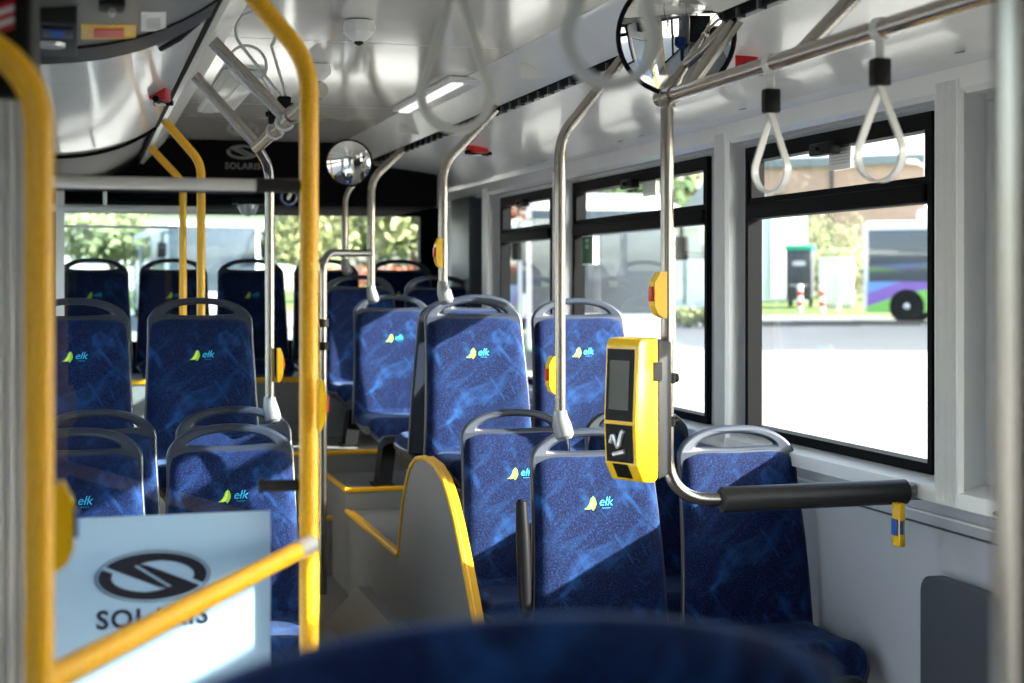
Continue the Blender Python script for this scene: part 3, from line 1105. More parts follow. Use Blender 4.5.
def button(px, py0, py1, D, faceL=True, label='yellow stop button box', blue=False, r=PR, w=.03):
    """stop-request button: angular yellow box clipped to the aisle side of a pole"""
    a = at(px, py0, D); b4 = at(px, py1, D)
    zt, zb = a.z, b4.z; x, y = a.x, a.y
    root = thing('stop_button', (x, y, zb), label, 'stop button', 'yellow stop buttons on the poles')
    s = -1 if faceL else 1
    x += s * .010
    h = zt - zb
    prof = [(0, zb), (s * w * .7, zb + .01), (s * w * 1.15, zb + h * .25), (s * w * 1.15, zb + h * .78), (s * w * .45, zt), (-s * w * .3, zt), (-s * w * .3, zb)]
    mb = MB(); mb.prism([(x + q[0], q[1]) for q in prof], 'y', y - .030, y + .012)
    mb.build('housing', 'yellowp', root, 25)
    cx = x + s * w * 1.15
    mb = MB(); mb.box(min(cx, cx + s * .006), max(cx, cx + s * .006), y - .022, y + .006, zb + h * .36, zb + h * .68, bev=.002)
    o = mb.build('push_button', 'blue' if blue else 'red', root); o['label'] = 'blue push button' if blue else 'red push button'
    return root


# S6: pole by the validator, flowing into the padded lateral rail
S6 = Vector((1.51, 3.75, 0))
p6t = onY(667, 97, 3.75); p6x = p6t.x
zr = 2.02; zl = .935
jx = onY(918, 495, 3.68).x
p6 = [(p6x, 3.75, zr), (p6x, 3.75, zl), (jx, 3.70, zl + .005)]
s6 = thing('validator_pole', (p6x, 3.75, zl), 'steel pole carrying the yellow ticket validator and bending into the padded rail', 'pole')
mb = MB(); mb.tube(fillet(p6, .13, 12), PR, 20); mb.build('tube', 'steel', s6)
pa, pb = onY(722, 500, 3.735), onY(905, 497, 3.705)
mb = MB(); mb.tube([(pa.x - .004, pa.y, zl), (pa.x, pa.y, zl), (pb.x, pb.y, zl + .005), (pb.x + .004, pb.y, zl + .005)], [.030, .0345, .0345, .030], 22)
o = mb.build('padded_sleeve', 'dark', s6); o['label'] = 'dark foam sleeve'
mb = MB(); mb.tube([(pb.x + .006, 3.704, zl + .005), (pb.x + .03, 3.704, zl + .005)], .020, 16); mb.tube([(jx - .03, 3.70, zl + .005), (jx + .02, 3.70, zl + .005)], .024, 12)
mb.build('joint', 'greyclamp', s6)
wr = thing('wall_rail', (jx + .04, 3.3, zl - .02), 'steel handrail running along the grey wall under the window', 'handrail')
mb = MB(); mb.tube([(jx + .03, 3.70, zl), (jx + .045, 3.6, zl), (XR - .07, 3.2, zl), (XR - .07, 1.4, zl)], PR, 16); mb.build('tube', 'steel', wr)
for yy in (1.5, 3.15):
    mb = MB(); mb.tube([(XR - .07, yy, zl), (XR - .002, yy, zl)], .010, 10); mb.lathe([(.028, 0), (.028, .008), (.01, .010)], 16, T=align_T((XR - .001, yy, zl), (-1, 0, 0)))
    mb.build('wall_bracket', 'steel', wr)
# overhead rail right
rx = p6x
rail = thing('ceiling_rail', (rx, 1.0, zr), 'overhead steel rail on the right with two grey hand straps', 'handrail')
mb = MB(); mb.tube([(rx, 3.77, zr), (rx, .6, zr)], PR + .001, 20); mb.build('tube', 'steel', rail)
for ya, ptop in ((3.62, (752, 0)), (2.98, (852, -2)), (1.2, None)):
    if ptop: q = onY(ptop[0], ptop[1], ya)
    else: q = Vector((rx + .2, ya, 2.24))
    mb = MB(); mb.tube([(rx, ya, zr), q, q + (q - Vector((rx, ya, zr))) * .06], PR, 16)
    mb.build('support_bar', 'steel', rail)
mb = MB(); mb.tube([(rx, 3.80, zr), (rx, 3.70, zr)], .0225, 16); mb.tube([(rx, 3.75, zr - .03), (rx, 3.75, zr + .01)], .0225, 16); mb.build('joint', 'steel', rail)
# overhead rail left (above the camera line) with the two near straps
rail2 = thing('ceiling_rail', (.57, 1.0, zr), 'overhead steel rail carrying the blurred near straps', 'handrail')
mb = MB(); mb.tube([(.57, 2.55, zr + .1), (.57, .8, zr + .1)], PR, 16); mb.build('tube', 'steel', rail2)
for t_ in (2.4, 1.0):
    mb = MB(); mb.tube([(.57, t_, zr + .1), (.53, t_, CZ)], .012, 12); mb.build('support_bar', 'steel', rail2)
# overhead rail left with the slanted supports
a0, a1 = onY(257, 147, 5.2), onY(320, 90, 3.72)
rail3 = thing('ceiling_rail', tuple(a0), 'short overhead steel rail held by two slanted bars from the left cover', 'handrail')
mb = MB(); mb.tube([a0, a1], .021, 18); mb.build('tube', 'steel', rail3)


def on_rail3(t): return a0 + (a1 - a0) * t


for (px_, py_), t_ in (((190, 70), .02), ((207, 35), .56)):
    lo = on_rail3(t_); hi = onY(px_, py_, lo.y)
    mb = MB(); mb.tube([lo, hi, hi + (hi - lo) * .04], .0185, 16); mb.build('support_bar', 'steel', rail3)
mb = MB()
for t_ in (.32, .5, .63, .9): mb.tube([on_rail3(t_ - .02), on_rail3(t_ + .02)], .025, 16)
mb.build('collar', 'steel', rail3)
# pole S1 below rail3
bx = onY(270, 405, 5.36)
S1 = pole('grab_pole', [(bx.x, 5.37, 1.06), (bx.x, 5.37, 1.93), tuple(a0 + Vector((-.0, .0, .0)))], .10, 'steel pole rising from the left seats to the slanted overhead rail', clamp=1)


def bent_pole(pxv, pyb, Y, ptop, ybend, label, group='bent steel poles right of the aisle', extra=None, r=PR):
    b0 = onY(pxv, pyb, Y); c1 = onY(pxv, ybend, Y); t1 = onY(ptop[0], ptop[1], Y)
    root = pole('grab_pole', [tuple(b0), (b0.x, Y, c1.z), tuple(t1), tuple(t1 + (t1 - Vector((b0.x, Y, c1.z))) * .08)], [.16, 0], label, clamp=1, group=group, r=r)
    return root


bent_pole(560, 428, 4.43, (628, 52), 138, 'steel pole clamped to the seat behind the validator, bending to the ceiling slot')
bent_pole(443, 295, 5.86, (500, 104), 165, 'steel pole with yellow button, clamped to the wheel arch seat', r=.019)
bent_pole(371, 296, 7.72, (412, 141), 180, 'steel pole with the curved grab bar joined on, clamped to the black legged seat', r=.021)
bent_pole(345, 268, 8.60, (380, 152), 195, 'steel pole farthest back, clamped to the last pair of seats', r=.021)
# S7 curved grab bar
q1, q2, q3 = onY(323, 545, 7.3), onY(323, 253, 7.3), onY(371, 253, 7.72)
s7 = thing('grab_bar', (q1.x, 7.3, .4), 'hooped steel grab bar beside the aisle with a yellow button', 'handrail')
mb = MB(); mb.tube(fillet([(q2.x, 7.3, .0), tuple(q2), tuple(q3)], .11, 10), .019, 16); mb.build('tube', 'steel', s7)
mb = MB()
for py in (323, 346):
    z = onY(323, py, 7.3).z; mb = MB(); mb.tube([(q2.x, 7.3, z - .02), (q2.x, 7.3, z + .02)], .028, 12); mb.box(q2.x - .06, q2.x, 7.29, 7.31, z - .012, z + .012); mb.build('pipe_clip', 'black', s7)
# yellow poles: pole 1 near left
y1 = .035
P1a, P1b, P1c = onY(39, 690, 1.80), onY(40, 78, 1.80), onY(-55, 14, 1.80)
pole('yellow_pole', [(P1a.x, 1.80, 0), (P1a.x, 1.80, P1b.z), tuple(P1c)], .11, 'thick yellow pole at the left edge, bent over at its top', 'yellow', .0168, group='yellow poles')
P2b, P2c = onY(309, 62, 2.83), onY(238, -22, 2.83)
p2 = pole('yellow_pole', [(P2b.x, 2.83, 0), (P2b.x, 2.83, P2b.z), tuple(P2c), tuple(P2c + (P2c - P2b) * .35)], [.16, 0], 'yellow pole with dimpled coating at the right end of the glass partition', 'yellow', .0180, group='yellow poles')
for k, (Y, pv, pt, yb_) in enumerate(((6.36, 201, (164, 120), 163), (7.5, 183, (150, 147), 182))):
    v0 = onY(pv, 300, Y); v1 = onY(pv, yb_, Y); t1 = onY(pt[0], pt[1], Y)
    pole('yellow_pole', [(v0.x, Y, .42 if k == 0 else 0), (v0.x, Y, v1.z), tuple(t1)], .14,
         ['yellow pole behind the raised left seats, bending to the overhead cover', 'yellow pole farther back by the rear partition, bending to the overhead cover'][k], 'yellow', .0180, group='yellow poles')
# diagonal yellow bar between pole 1 and pole 2
da, db = onY(40, 684, 1.80), onY(305, 545, 2.80)
db = Vector((P2b.x - .005, 2.80, db.z))
dg_ = thing('safety_bar', tuple((da + db) / 2), 'diagonal yellow dimpled bar across the partition with steel end', 'handrail')
mb = MB(); mb.tube([da, da + (db - da) * .93], .0165, 18); mb.build('tube', 'yellow', dg_)
mb = MB(); mb.tube([da + (db - da) * .925, da + (db - da) * 1.0], [.0175, .019], 16); mb.tube([db, db + (db - da) * .012], [.019, .01], 16)
o = mb.build('end_piece', 'silver', dg_); o['label'] = 'silver end piece'
# horizontal bar with glass
ha, hb = onY(50, 183, 2.83), onY(299, 183, 2.80)
hz = (ha.z + hb.z) / 2
gp = thing('glass_partition', ((ha.x + hb.x) / 2, 2.83, .6), 'clear glass partition with pale blue lower field and dark oval emblem', 'glass partition')
xg0, xg1 = XL + .09, onY(271, 500, 2.86).x
mb = MB(); mb.box(xg0, xg1, 2.862, 2.868, .62, hz - .01); mb.build('pane', 'partition', gp)
MB().tube([(xg0, 2.84, hz), (onY(256, 183, 2.84).x, 2.84, hz)], .0115, 14).build('top_bar', 'alu', gp)
mb = MB(); mb.tube([(onY(256, 183, 2.84).x, 2.84, hz), (P2b.x - .01, 2.835, hz)], .0135, 14); mb.box(xg0, onY(256, 183, 2.84).x, 2.856, 2.874, hz - .014, hz - .006)
o = mb.build('bar_socket', 'dark', gp); o['label'] = 'dark socket'
zc_ = onY(280, 486, 2.84).z
mb = MB(); mb.tube([(onY(259, 486, 2.84).x, 2.85, zc_), (P2b.x, 2.84, zc_)], .0115, 12); mb.tube([(onY(259, 486, 2.84).x, 2.85, zc_), (onY(263, 486, 2.84).x, 2.85, zc_)], .014, 12)
mb.build('pane_holder', 'dark', gp)
MB().box(xg0 - .015, xg0, 2.85, 2.88, .55, hz).build('edge_profile', 'alu', gp)
# film
zt_ = onY(160, 515, 2.86).z
fx0 = onY(52, 515, 2.86).x
film = MB(); film.box(xg0, xg1 - .001, 2.8595, 2.8615, .62, zt_)
fm = film.build('lower_film', 'film', gp); fm['label'] = 'pale blue frosted field'


def S_logo():
    """oval S emblem: two crescents joined by a diagonal"""
    k = .44

    def el(a, r, dx=0): return (r * math.cos(R(a)), k * r * math.sin(R(a)))
    top = [el(a, 1.0) for a in range(-12, 152, 6)] + [(-.80, .235)]
    # upper shape: outer arc from right round to the left tip, then diagonal down, back up and inner arc
    up = [el(a, .97) for a in range(-22, 148, 6)] + [(-.84, .21)]
    up += [(.10, -.20), (.31, -.24), (-.34, .20), (-.1, .265)]
    up += [(el(a, .74)[0], el(a, .66)[1]) for a in range(80, -20, -8)]
    lo = [(-x, -z) for x, z in up]
    return [up, lo]


dc = onY(153, 576, 2.86); hwid = (onY(210, 576, 2.86).x - onY(98, 576, 2.86).x) / 2
em = MB()
for poly in S_logo():
    vs, fs = curve_mesh([[(x * hwid, y * hwid * 1.0) for x, y in poly]], .0006)
    em.add([(dc.x + x, 2.8585 + z_, dc.z + y) for x, y, z_ in vs], fs)
ring_o = [(hwid * 1.03 * math.cos(a * PI / 24), hwid * .475 * math.sin(a * PI / 24)) for a in range(48)]
ring_i = [(hwid * 1.012 * math.cos(a * PI / 24), hwid * .462 * math.sin(a * PI / 24)) for a in range(48)]
vs, fs = curve_mesh([ring_o, ring_i], .0006)
em.add([(dc.x + x, 2.8585 + z_, dc.z + y) for x, y, z_ in vs], fs)
tv, tf = text_mesh('SOLARIS', .050, .0006, .0012, 0, 1.12)
tw = max(v[0] for v in tv) - min(v[0] for v in tv); tcx = (max(v[0] for v in tv) + min(v[0] for v in tv)) / 2
wc = onY(153, 618, 2.86); sc_ = 2 * hwid / tw
em.add([(wc.x + (x - tcx) * sc_, 2.8585 + z_, wc.z + y * .95) for x, y, z_ in tv], tf)
em.build('emblem', 'navy', fm)

# buttons
o = button(50, 482, 568, 1.87, False, 'yellow stop button with blue face on the near left pole', True, w=.016)
button(313, 380, 430, 2.80, False, 'yellow stop button on the dimpled pole of the partition', w=.009)
button(275, 348, 382, 5.33, False, 'yellow stop button on the pole behind the left seats', w=.014)
button(556, 356, 394, 4.67, True, 'yellow stop button on the pole of the seat behind the validator', w=.018)
button(664, 272, 318, 4.02, True, 'yellow stop button just above the ticket validator', w=.024)
button(442, 238, 268, 6.0, True, 'yellow stop button on the pole of the wheel arch seat', w=.018)
button(323, 272, 294, 7.37, True, 'yellow stop button on the hooped grab bar', w=.024)
# button hanging under wall rail
pb_ = at(900, 507, 4.12); pe = at(897, 546, 4.12)
sb = thing('stop_button', tuple(pe), 'yellow stop button with blue face hanging under the padded rail', 'stop button', 'yellow stop buttons on the poles')
mb = MB(); mb.box(pb_.x - .014, pb_.x + .006, pb_.y - .02, pb_.y + .02, pe.z, pb_.z + .012, bev=.004); mb.build('housing', 'yellowp', sb)
mb = MB(); mb.box(pb_.x - .020, pb_.x - .013, pb_.y - .014, pb_.y + .014, pe.z + .03, pe.z + .075, bev=.002); mb.box(pb_.x - .012, pb_.x - .002, pb_.y - .0225, pb_.y - .019, pe.z + .035, pe.z + .072)
o = mb.build('push_button', 'blue', sb); o['label'] = 'blue push button'

# ------------------------------------------------------------------ hand straps


def strap(p, axis, drop, wid, label, r=PR, near=False, tilt=0.0, up=False):
    """p on the rail centre; loop hangs in the plane of axis x z"""
    p = Vector(p); ax = Vector(axis).normalized(); s = -1 if not up else 1
    root = thing('hand_strap', tuple(p), label, 'hand strap', 'grey hand straps')
    ring = [p + Vector((0, 0, 1)) * (r + .004) * math.cos(t) + ax.cross(Vector((0, 0, 1))) * (r + .004) * math.sin(t) for t in [2 * PI * k / 16 for k in range(17)]]
    side = ax
    mb = MB(); mb.strip(ring, side, .020, .003)
    zb = .058
    mb.strip([p + Vector((0, 0, -r)), p + Vector((0, 0, -zb))], side, .020, .004)
    if r > 0: mb.build('rail_loop', 'strap', root)
    b0 = p + Vector((0, 0, -zb))
    mb = MB(); mb.box(-.019, .019, -.014, .014, -.055, 0, bev=.005, T=frame_T(b0, ax, ax.cross(Vector((0, 0, 1)))) if False else Matrix.Translation(b0))
    mb.tube([b0 + Vector((-.02, 0, -.028)), b0 + Vector((.02, 0, -.028))], .007, 8)
    mb.build('buckle', 'black', root)
    L = drop; t0 = b0 + Vector((0, 0, -.05))
    pts = [t0 + ax * -.003]
    for k in range(21):
        u = k / 20
        a = -PI / 2 - (u - .5) * 2 * R(118)
        pts.append(t0 + Vector((0, 0, -(L - wid / 2))) + ax * (wid / 2 * -math.sin((u - .5) * 2 * R(118)) * -1 * -1) + Vector((0, 0, wid / 2 * -math.cos((u - .5) * 2 * R(118)))))
    pts.append(t0 + ax * .003)
    wdir = ax.cross(Vector((0, 0, 1)))
    mb = MB(); mb.strip(pts, wdir, .020, .013 if near else .0045)
    mb.build('strap_loop', 'strap', root)
    return root


# find points on the right rail at given columns


def rail_pt(px):
    d = ray(px, 60)
    t = rx / d.x
    return Vector((rx, d.y * t, zr))


q = rail_pt(771); strap(q, (.35, -.9, 0), 0.185, .10, 'grey hand strap on the overhead rail nearer the round mirror')
q = rail_pt(880); strap(q, (.35, -.9, 0), 0.192, .11, 'grey hand strap on the overhead rail in front of the brick building view')


def rail2_pt(Y): return Vector((.57, Y, zr + .1))


strap(rail2_pt(2.30), (1, -.1, 0), .25, .11, 'blurred grey hand strap hanging before the ceiling light', near=True)
strap(rail2_pt(1.58), (1, -.1, 0), .27, .10, 'blurred grey hand strap hanging nearest, overlapping the round mirror', near=True)
# two straps flung upward on rail 3
for t_, (lx, ly), lab, hgt in ((.52, (0, 0), 'thin grey strap loop standing up from the slanted rail, front one', .26), (.36, (0, 0), 'thin grey strap loop standing up from the slanted rail, rear one', .20)):
    c_ = on_rail3(t_)
    root = thing('hand_strap', tuple(c_), lab, 'hand strap', 'strap loops standing up')
    mb = MB(); mb.box(c_.x - .022, c_.x + .018, c_.y - .02, c_.y + .02, c_.z + .018, c_.z + .075, bev=.008)
    mb.tube([c_ + Vector((-.03, 0, .05)), c_ + Vector((.025, 0, .05))], .008, 8); mb.build('buckle', 'black', root)
    pts = []
    base = c_ + Vector((0, 0, .07)); topc = c_ + Vector((-.085, 0, hgt))
    for k in range(25):
        u = k / 24; a = R(-40) + R(260) * u
        pts.append(topc + Vector((.058 * math.cos(a), .02 * math.sin(a), .062 * math.sin(a))))
    pts = [base + Vector((.006, 0, 0))] + pts + [base + Vector((-.006, 0, 0))]
    mb = MB(); mb.tube(fillet(pts, 0), .0048, 8); mb.build('strap_loop', 'strap', root)
    mb = MB(); rg = [c_ + Vector((math.cos(t) * .024, 0, math.sin(t) * .024)) for t in [2 * PI * k / 14 for k in range(15)]]
    mb.tube(rg, .005, 8); mb.build('rail_loop', 'strap', root)

# ------------------------------------------------------------------ validator
vp = at(663, 408, 4.02)
vt, vbz = at(640, 337, 3.98).z, at(640, 481, 3.98).z
va = thing('ticket_validator', (p6x - .02, 3.74, vbz), 'yellow ticket validator with dark display on the steel pole', 'ticket validator')
Hh = vt - vbz
# local frame: +y_local = front normal, facing camera-left
phi = R(242)   # direction of the front normal in the XY plane (deg from +X)
nrm = Vector((math.cos(phi), math.sin(phi), 0)); nrm = Vector((math.cos(R(207)), math.sin(R(207)), 0))
latx = Vector((0, 0, 1)).cross(nrm).normalized() * -1      # width direction
latx = Vector((-nrm.y, nrm.x, 0))
org = Vector((p6x, 3.75, 0)) + Vector((-.074, -.008, 0))


def VT(dep, z): return (dep, z)


# side profile (depth along the normal, z); back .0 .. front
prof_y = [(.0, vbz + .012), (.015, vbz), (.058, vbz + .004), (.084, vbz + .05), (.090, vbz + .155), (.080, vt - .02), (.070, vt - .002), (.0, vt)]
wv_ = .058


def vpoint(w, dep, z): return org + latx * w + nrm * dep + Vector((0, 0, z))


def vprism(prof, w0, w1, inset=.0, bev=.006):
    bm = bmesh.new()
    a = [bm.verts.new(vpoint(w0, d_, z)) for d_, z in prof]; b5 = [bm.verts.new(vpoint(w1, d_, z)) for d_, z in prof]
    n = len(prof)
    bm.faces.new(a); bm.faces.new(list(reversed(b5)))
    for i in range(n): bm.faces.new((a[i], b5[i], b5[(i + 1) % n], a[(i + 1) % n]))
    bmesh.ops.recalc_face_normals(bm, faces=bm.faces[:])
    if bev: bmesh.ops.bevel(bm, geom=bm.edges[:], offset=bev, segments=3, affect='EDGES', profile=.5, clamp_overlap=True)
    bm.verts.index_update()
    r_ = ([v.co.copy() for v in bm.verts], [[v.index for v in f.verts] for f in bm.faces]); bm.free(); return r_


mb = MB(); mb.add(*vprism(prof_y, -wv_, wv_)); vb_ = mb.build('body', 'yellowp', va, 30)
back = [(-.056, vbz + .02), (.0, vbz + .006), (.0, vt - .003), (-.054, vt - .012)]
mb = MB(); mb.add(*vprism(back, -wv_ + .001, wv_ - .001, bev=.005)); mb.build('rear_cover', 'dark', va, 30)
# display panel on the upper front, following the slanted face


def front_d(z):
    pts = [(vbz + .004, .058), (vbz + .05, .084), (vbz + .155, .090), (vt - .02, .080), (vt, .070)]
    for (z0, d0), (z1, d1) in zip(pts[:-1], pts[1:]):
        if z <= z1: return d0 + (d1 - d0) * (z - z0) / (z1 - z0)
    return .070


def vplate(w0, w1, z0, z1, lift, name, m, parent):
    vs = []
    for z in (z0, z1):
        for w in (w0, w1):
            for l_ in (-.002, lift): vs.append(vpoint(w, front_d(z) + l_, z))
    mb = MB(); mb.add(vs, [(0, 1, 3, 2), (4, 6, 7, 5), (0, 4, 5, 1), (2, 3, 7, 6), (0, 2, 6, 4), (1, 5, 7, 3)])
    return mb.build(name, m, parent)


zsplit = vbz + .158
dp = vplate(-wv_ + .010, wv_ - .012, zsplit + .006, vt - .03, .003, 'display_frame', 'black', va)
vplate(-wv_ + .022, wv_ - .024, zsplit + .035, vt - .06, .0045, 'display', 'screen', dp)
vplate(-wv_ + .010, wv_ - .012, vbz + .055, zsplit - .004, .002, 'reader_field', 'black', va)
lw = vplate(-wv_ + .030, wv_ - .034, vbz + .012, vbz + .050, .003, 'ticket_slot', 'black', va)
zz = vbz + .105
mb = MB(); mb.tube([vpoint(-.028 + .006 * k, front_d(zz) + .005, zz + .018 * math.sin(k * 1.1) + .002 * k) for k in range(9)], .007, 8)
mb.tube([vpoint(-.02, front_d(vbz + .075) + .005, vbz + .075), vpoint(.02, front_d(vbz + .085) + .005, vbz + .085)], .006, 8)
o = mb.build('card_symbol', 'silver', va); o['label'] = 'silver card symbol'
# black square on the right side face
sidew = wv_ if vpoint(wv_, .05, 1).x > vpoint(-wv_, .05, 1).x else -wv_
sg = 1 if sidew > 0 else -1
vs = [vpoint(sidew + sg * l_, d_, z) for l_ in (-.001, .002) for d_ in (-.012, .022) for z in (vt - .115, vt - .065)]
mb = MB(); mb.add(vs, [(0, 1, 3, 2), (4, 6, 7, 5), (0, 4, 5, 1), (2, 3, 7, 6), (0, 2, 6, 4), (1, 5, 7, 3)]); mb.build('side_window', 'black', va)
for py in (378, 421):
    z = onY(667, py, 3.75).z
    mb = MB(); mb.tube([(p6x - .045, 3.74, z), (p6x + .03, 3.755, z)], .0125, 12); mb.tube([(p6x, 3.75, z - .014), (p6x, 3.75, z + .014)], .0225, 14)
    mb.build('pole_bracket', 'black', va)

# ------------------------------------------------------------------ mirrors


def round_mirror(c, nrm_, rad, label, arm_to):
    root = thing('round_mirror', tuple(c), label, 'mirror')
    T = align_T(c, nrm_)
    mb = MB()
    prof = []
    nn = 10
    for k in range(nn + 1):
        u = 1 - k / nn
        prof.append((max(.001, rad * .95 * u), .002 + rad * .16 * (1 - u * u)))
    mb.lathe([(rad * .95, 0)] + prof, 40, T=T); mb.build('mirror_glass', 'mirror', root, 60)
    rim = [T @ Vector((math.cos(t) * rad * .975, math.sin(t) * rad * .975, 0)) for t in [2 * PI * k / 40 for k in range(41)]]
    mb = MB(); mb.tube(rim, rad * .045, 10, cap=False); mb.lathe([(rad * .97, -.004), (rad * .9, -.02), (rad * .3, -.045), (.01, -.048)], 32, T=T)
    mb.build('rim', 'rubber', root, 60)
    mb = MB(); mb.tube([T @ Vector((0, 0, -.045)), Vector(arm_to)], .009, 10); mb.build('arm', 'black', root)
    return root


c = at(676, 36, 4.0)
round_mirror(c, (-.40, -.85, -.22), .158, 'large round convex mirror hanging behind the overhead rail joint', (c.x + .12, c.y + .14, 2.20))
c = at(349, 163, 6.9)
round_mirror(c, (-.25, -.93, -.12), .108, 'small round convex mirror in front of the dark rear panel', onY(381, 163, 7.66))

# ------------------------------------------------------------------ ceiling fittings


def on_ceil(px, py): return onZ(px, py, CZ)


def dome(px, py, rad, label):
    p = on_ceil(px, py)
    root = thing('ceiling_camera', (p.x, p.y, CZ - .08), label, 'camera')
    T = Matrix.Translation((p.x, p.y, CZ)) @ Matrix.Rotation(PI, 4, 'X')
    MB().lathe([(rad * .25, 0), (rad * .9, .004), (rad, rad * .45), (rad * .98, rad * .75), (rad * .55, rad * 1.15), (rad * .3, rad * 1.3)], 8, T=T @ Matrix.Rotation(R(22), 4, 'Z')).build('housing', 'white', root, 30)
    MB().lathe([(rad * .3, rad * 1.28), (rad * .26, rad * 1.42), (.004, rad * 1.52)], 16, T=T).build('lens', 'black', root, 60)
    return root


dome(359, 20, .052, 'white eight-sided camera dome on the ceiling ahead of the seam')
dome(318, 64, .05, 'white camera dome half hidden behind the dimpled yellow pole')
# rear dome
YK = 8.62
c = onY(248, 203, YK + .02)
rc = thing('ceiling_camera', tuple(c), 'small camera dome at the top edge of the rear window', 'camera')
T = Matrix.Translation(c) @ Matrix.Rotation(PI, 4, 'X')
MB().box(c.x - .09, c.x + .09, YK - .04, YK + .06, c.z - .01, c.z + .03, bev=.008).build('bracket', 'black', rc)
MB().lathe([(.055, 0), (.06, .02), (.04, .06), (.01, .075)], 16, T=T).build('lens', 'silver', rc, 60)


def ceil_light(ax, ay, bx_, by_, wid, label):
    a, b4 = on_ceil(ax, ay), on_ceil(bx_, by_)
    root = thing('ceiling_light', (a.x, (a.y + b4.y) / 2, CZ - .03), label, 'ceiling light', 'lights in the ceiling')
    x0, x1 = a.x - wid / 2, a.x + wid / 2; y0, y1 = min(a.y, b4.y), max(a.y, b4.y)
    MB().box(x0, x1, y0, y1, CZ - .022, CZ - .001, bev=.006).build('housing', 'alu', root)
    MB().box(x0 + .02, x0 + .07, y0 + .04, y1 - .04, CZ - .030, CZ - .020, bev=.004).build('diffuser', 'lamp' if wid > .2 else 'cream', root)
    MB().box(x0 + .085, x1 - .015, y0 + .04, y1 - .04, CZ - .026, CZ - .020, bev=.002).build('reflector', 'cream', root)


ceil_light(420, 108, 463, 76, .26, 'long ceiling light with bright strip right of the camera dome')
ceil_light(215, 108, 262, 70, .16, 'ceiling light behind the slanted steel bars')
# hammers


def hammer(p, label, rot=0, n=(0, 0, -1), s=1):
    root = thing('emergency_hammer', tuple(p), label, 'emergency hammer', 'red emergency hammers')
    T = Matrix.Translation(p) @ Matrix.Rotation(rot, 4, 'Z')
    MB().box(-.05 * s, .05 * s, -.03 * s, .03 * s, -.03, .012, bev=.006, T=T).build('holder', 'red', root)
    mb = MB(); mb.tube([T @ Vector((-.075 * s, 0, -.03)), T @ Vector((.075 * s, 0, -.03))], .011, 10); mb.tube([T @ Vector((.06 * s, -.035 * s, -.03)), T @ Vector((.06 * s, .035 * s, -.03))], .009, 8)
    mb.build('hammer', 'black', root)
    MB().box(-.02, .02, -.015, .015, -.043, -.038, T=T).build('label_plate', 'white', root)


def on_rcove(px, py):
    z = 2.12
    for _ in range(20):
        p = onZ(px, py, z); u = max(0, min(1, (XR - .12 - p.x) / .53)); z = z * .5 + .5 * (2.105 + .10 * u ** .55)
    return p


hammer(on_rcove(477, 147), 'small red emergency hammer on the right cove far back', R(30))
hammer(on_rcove(748, 60) + Vector((0, 0, 0)), 'red emergency hammer holder above the rail beside the round mirror', R(60), s=1.1)
hammer(on_cover2(160, 92), 'black and red emergency hammer on the curved left cover', R(75), s=.9)

# rear: black bulkhead over the bench with faint emblem and blue sticker
YK = 8.62
mb = MB(); mb.box(XL + .002, 2.03, YK, YB - .002, 1.965, 2.42, bev=.02)
bk_ = struct(mb, 'trim_18', 'matte')
sg_ = MB(); rc_ = onY(243, 152, YK - .004); rr = (onY(262, 150, YK).x - onY(228, 150, YK).x) / 2
for poly in S_logo():
    vs, fs = curve_mesh([[(x * rr, y * rr) for x, y in poly]], .001)
    sg_.add([(rc_.x + x, YK - .002 + z_, rc_.z + y) for x, y, z_ in vs], fs)
tv, tf = text_mesh('SOLARIS', .05, .001, .001, 0, 1.1)
sg_.add([(rc_.x + x, YK - .002 + z_, rc_.z - rr * .85 + y) for x, y, z_ in tv], tf)
sg_.build('emblem', 'faint', bk_)
c = onY(289, 197, YK - .001)
st_ = MB(); T = align_T(c, (0, -1, 0))
st_.lathe([(.001, 0), (.052, 0), (.052, .002), (.001, .0022)], 28, mi=0, T=T)
st_.lathe([(.045, .0022), (.045, .0032), (.041, .0032), (.041, .0022)], 28, mi=1, T=T)
st_.box(-.026, .018, -.010, .010, .0022, .0035, mi=1, T=T @ Matrix.Rotation(R(20), 4, 'Z'))
o = st_.build('round_sticker', ['blue', 'white'], bk_); o['label'] = 'round blue sticker with white ring'
# rear partition at left
Yp = 7.56
pa, pb = onY(60, 208, Yp), onY(204, 208, Yp)
rp_ = thing('glass_partition', ((pa.x + pb.x) / 2, Yp, .6), 'far glass partition with aluminium top bar by the yellow poles', 'glass partition')
MB().tube([(XL + .03, Yp, pa.z), (pb.x, Yp, pa.z)], .019, 12).build('top_bar', 'alu', rp_)
mb = MB()
mb.box(pa.x - .02, pa.x + .02, Yp - .015, Yp + .015, .0, pa.z + .11)
xx = onY(105, 200, Yp).x; mb.tube([(xx, Yp, pa.z), (xx, Yp, pa.z + .09)], .01, 8)
mb.build('post', 'alu', rp_)
zt2 = onY(100, 228, Yp).z
mb = MB(); mb.box(pa.x + .02, onY(178, 230, Yp).x, Yp - .003, Yp + .003, .62, zt2); mb.build('pane', 'partition', rp_)
mb = MB(); mb.box(pa.x + .02, onY(178, 230, Yp).x, Yp - .006, Yp + .006, zt2, zt2 + .012)
o = mb.build('pane_edge', 'alu', rp_)

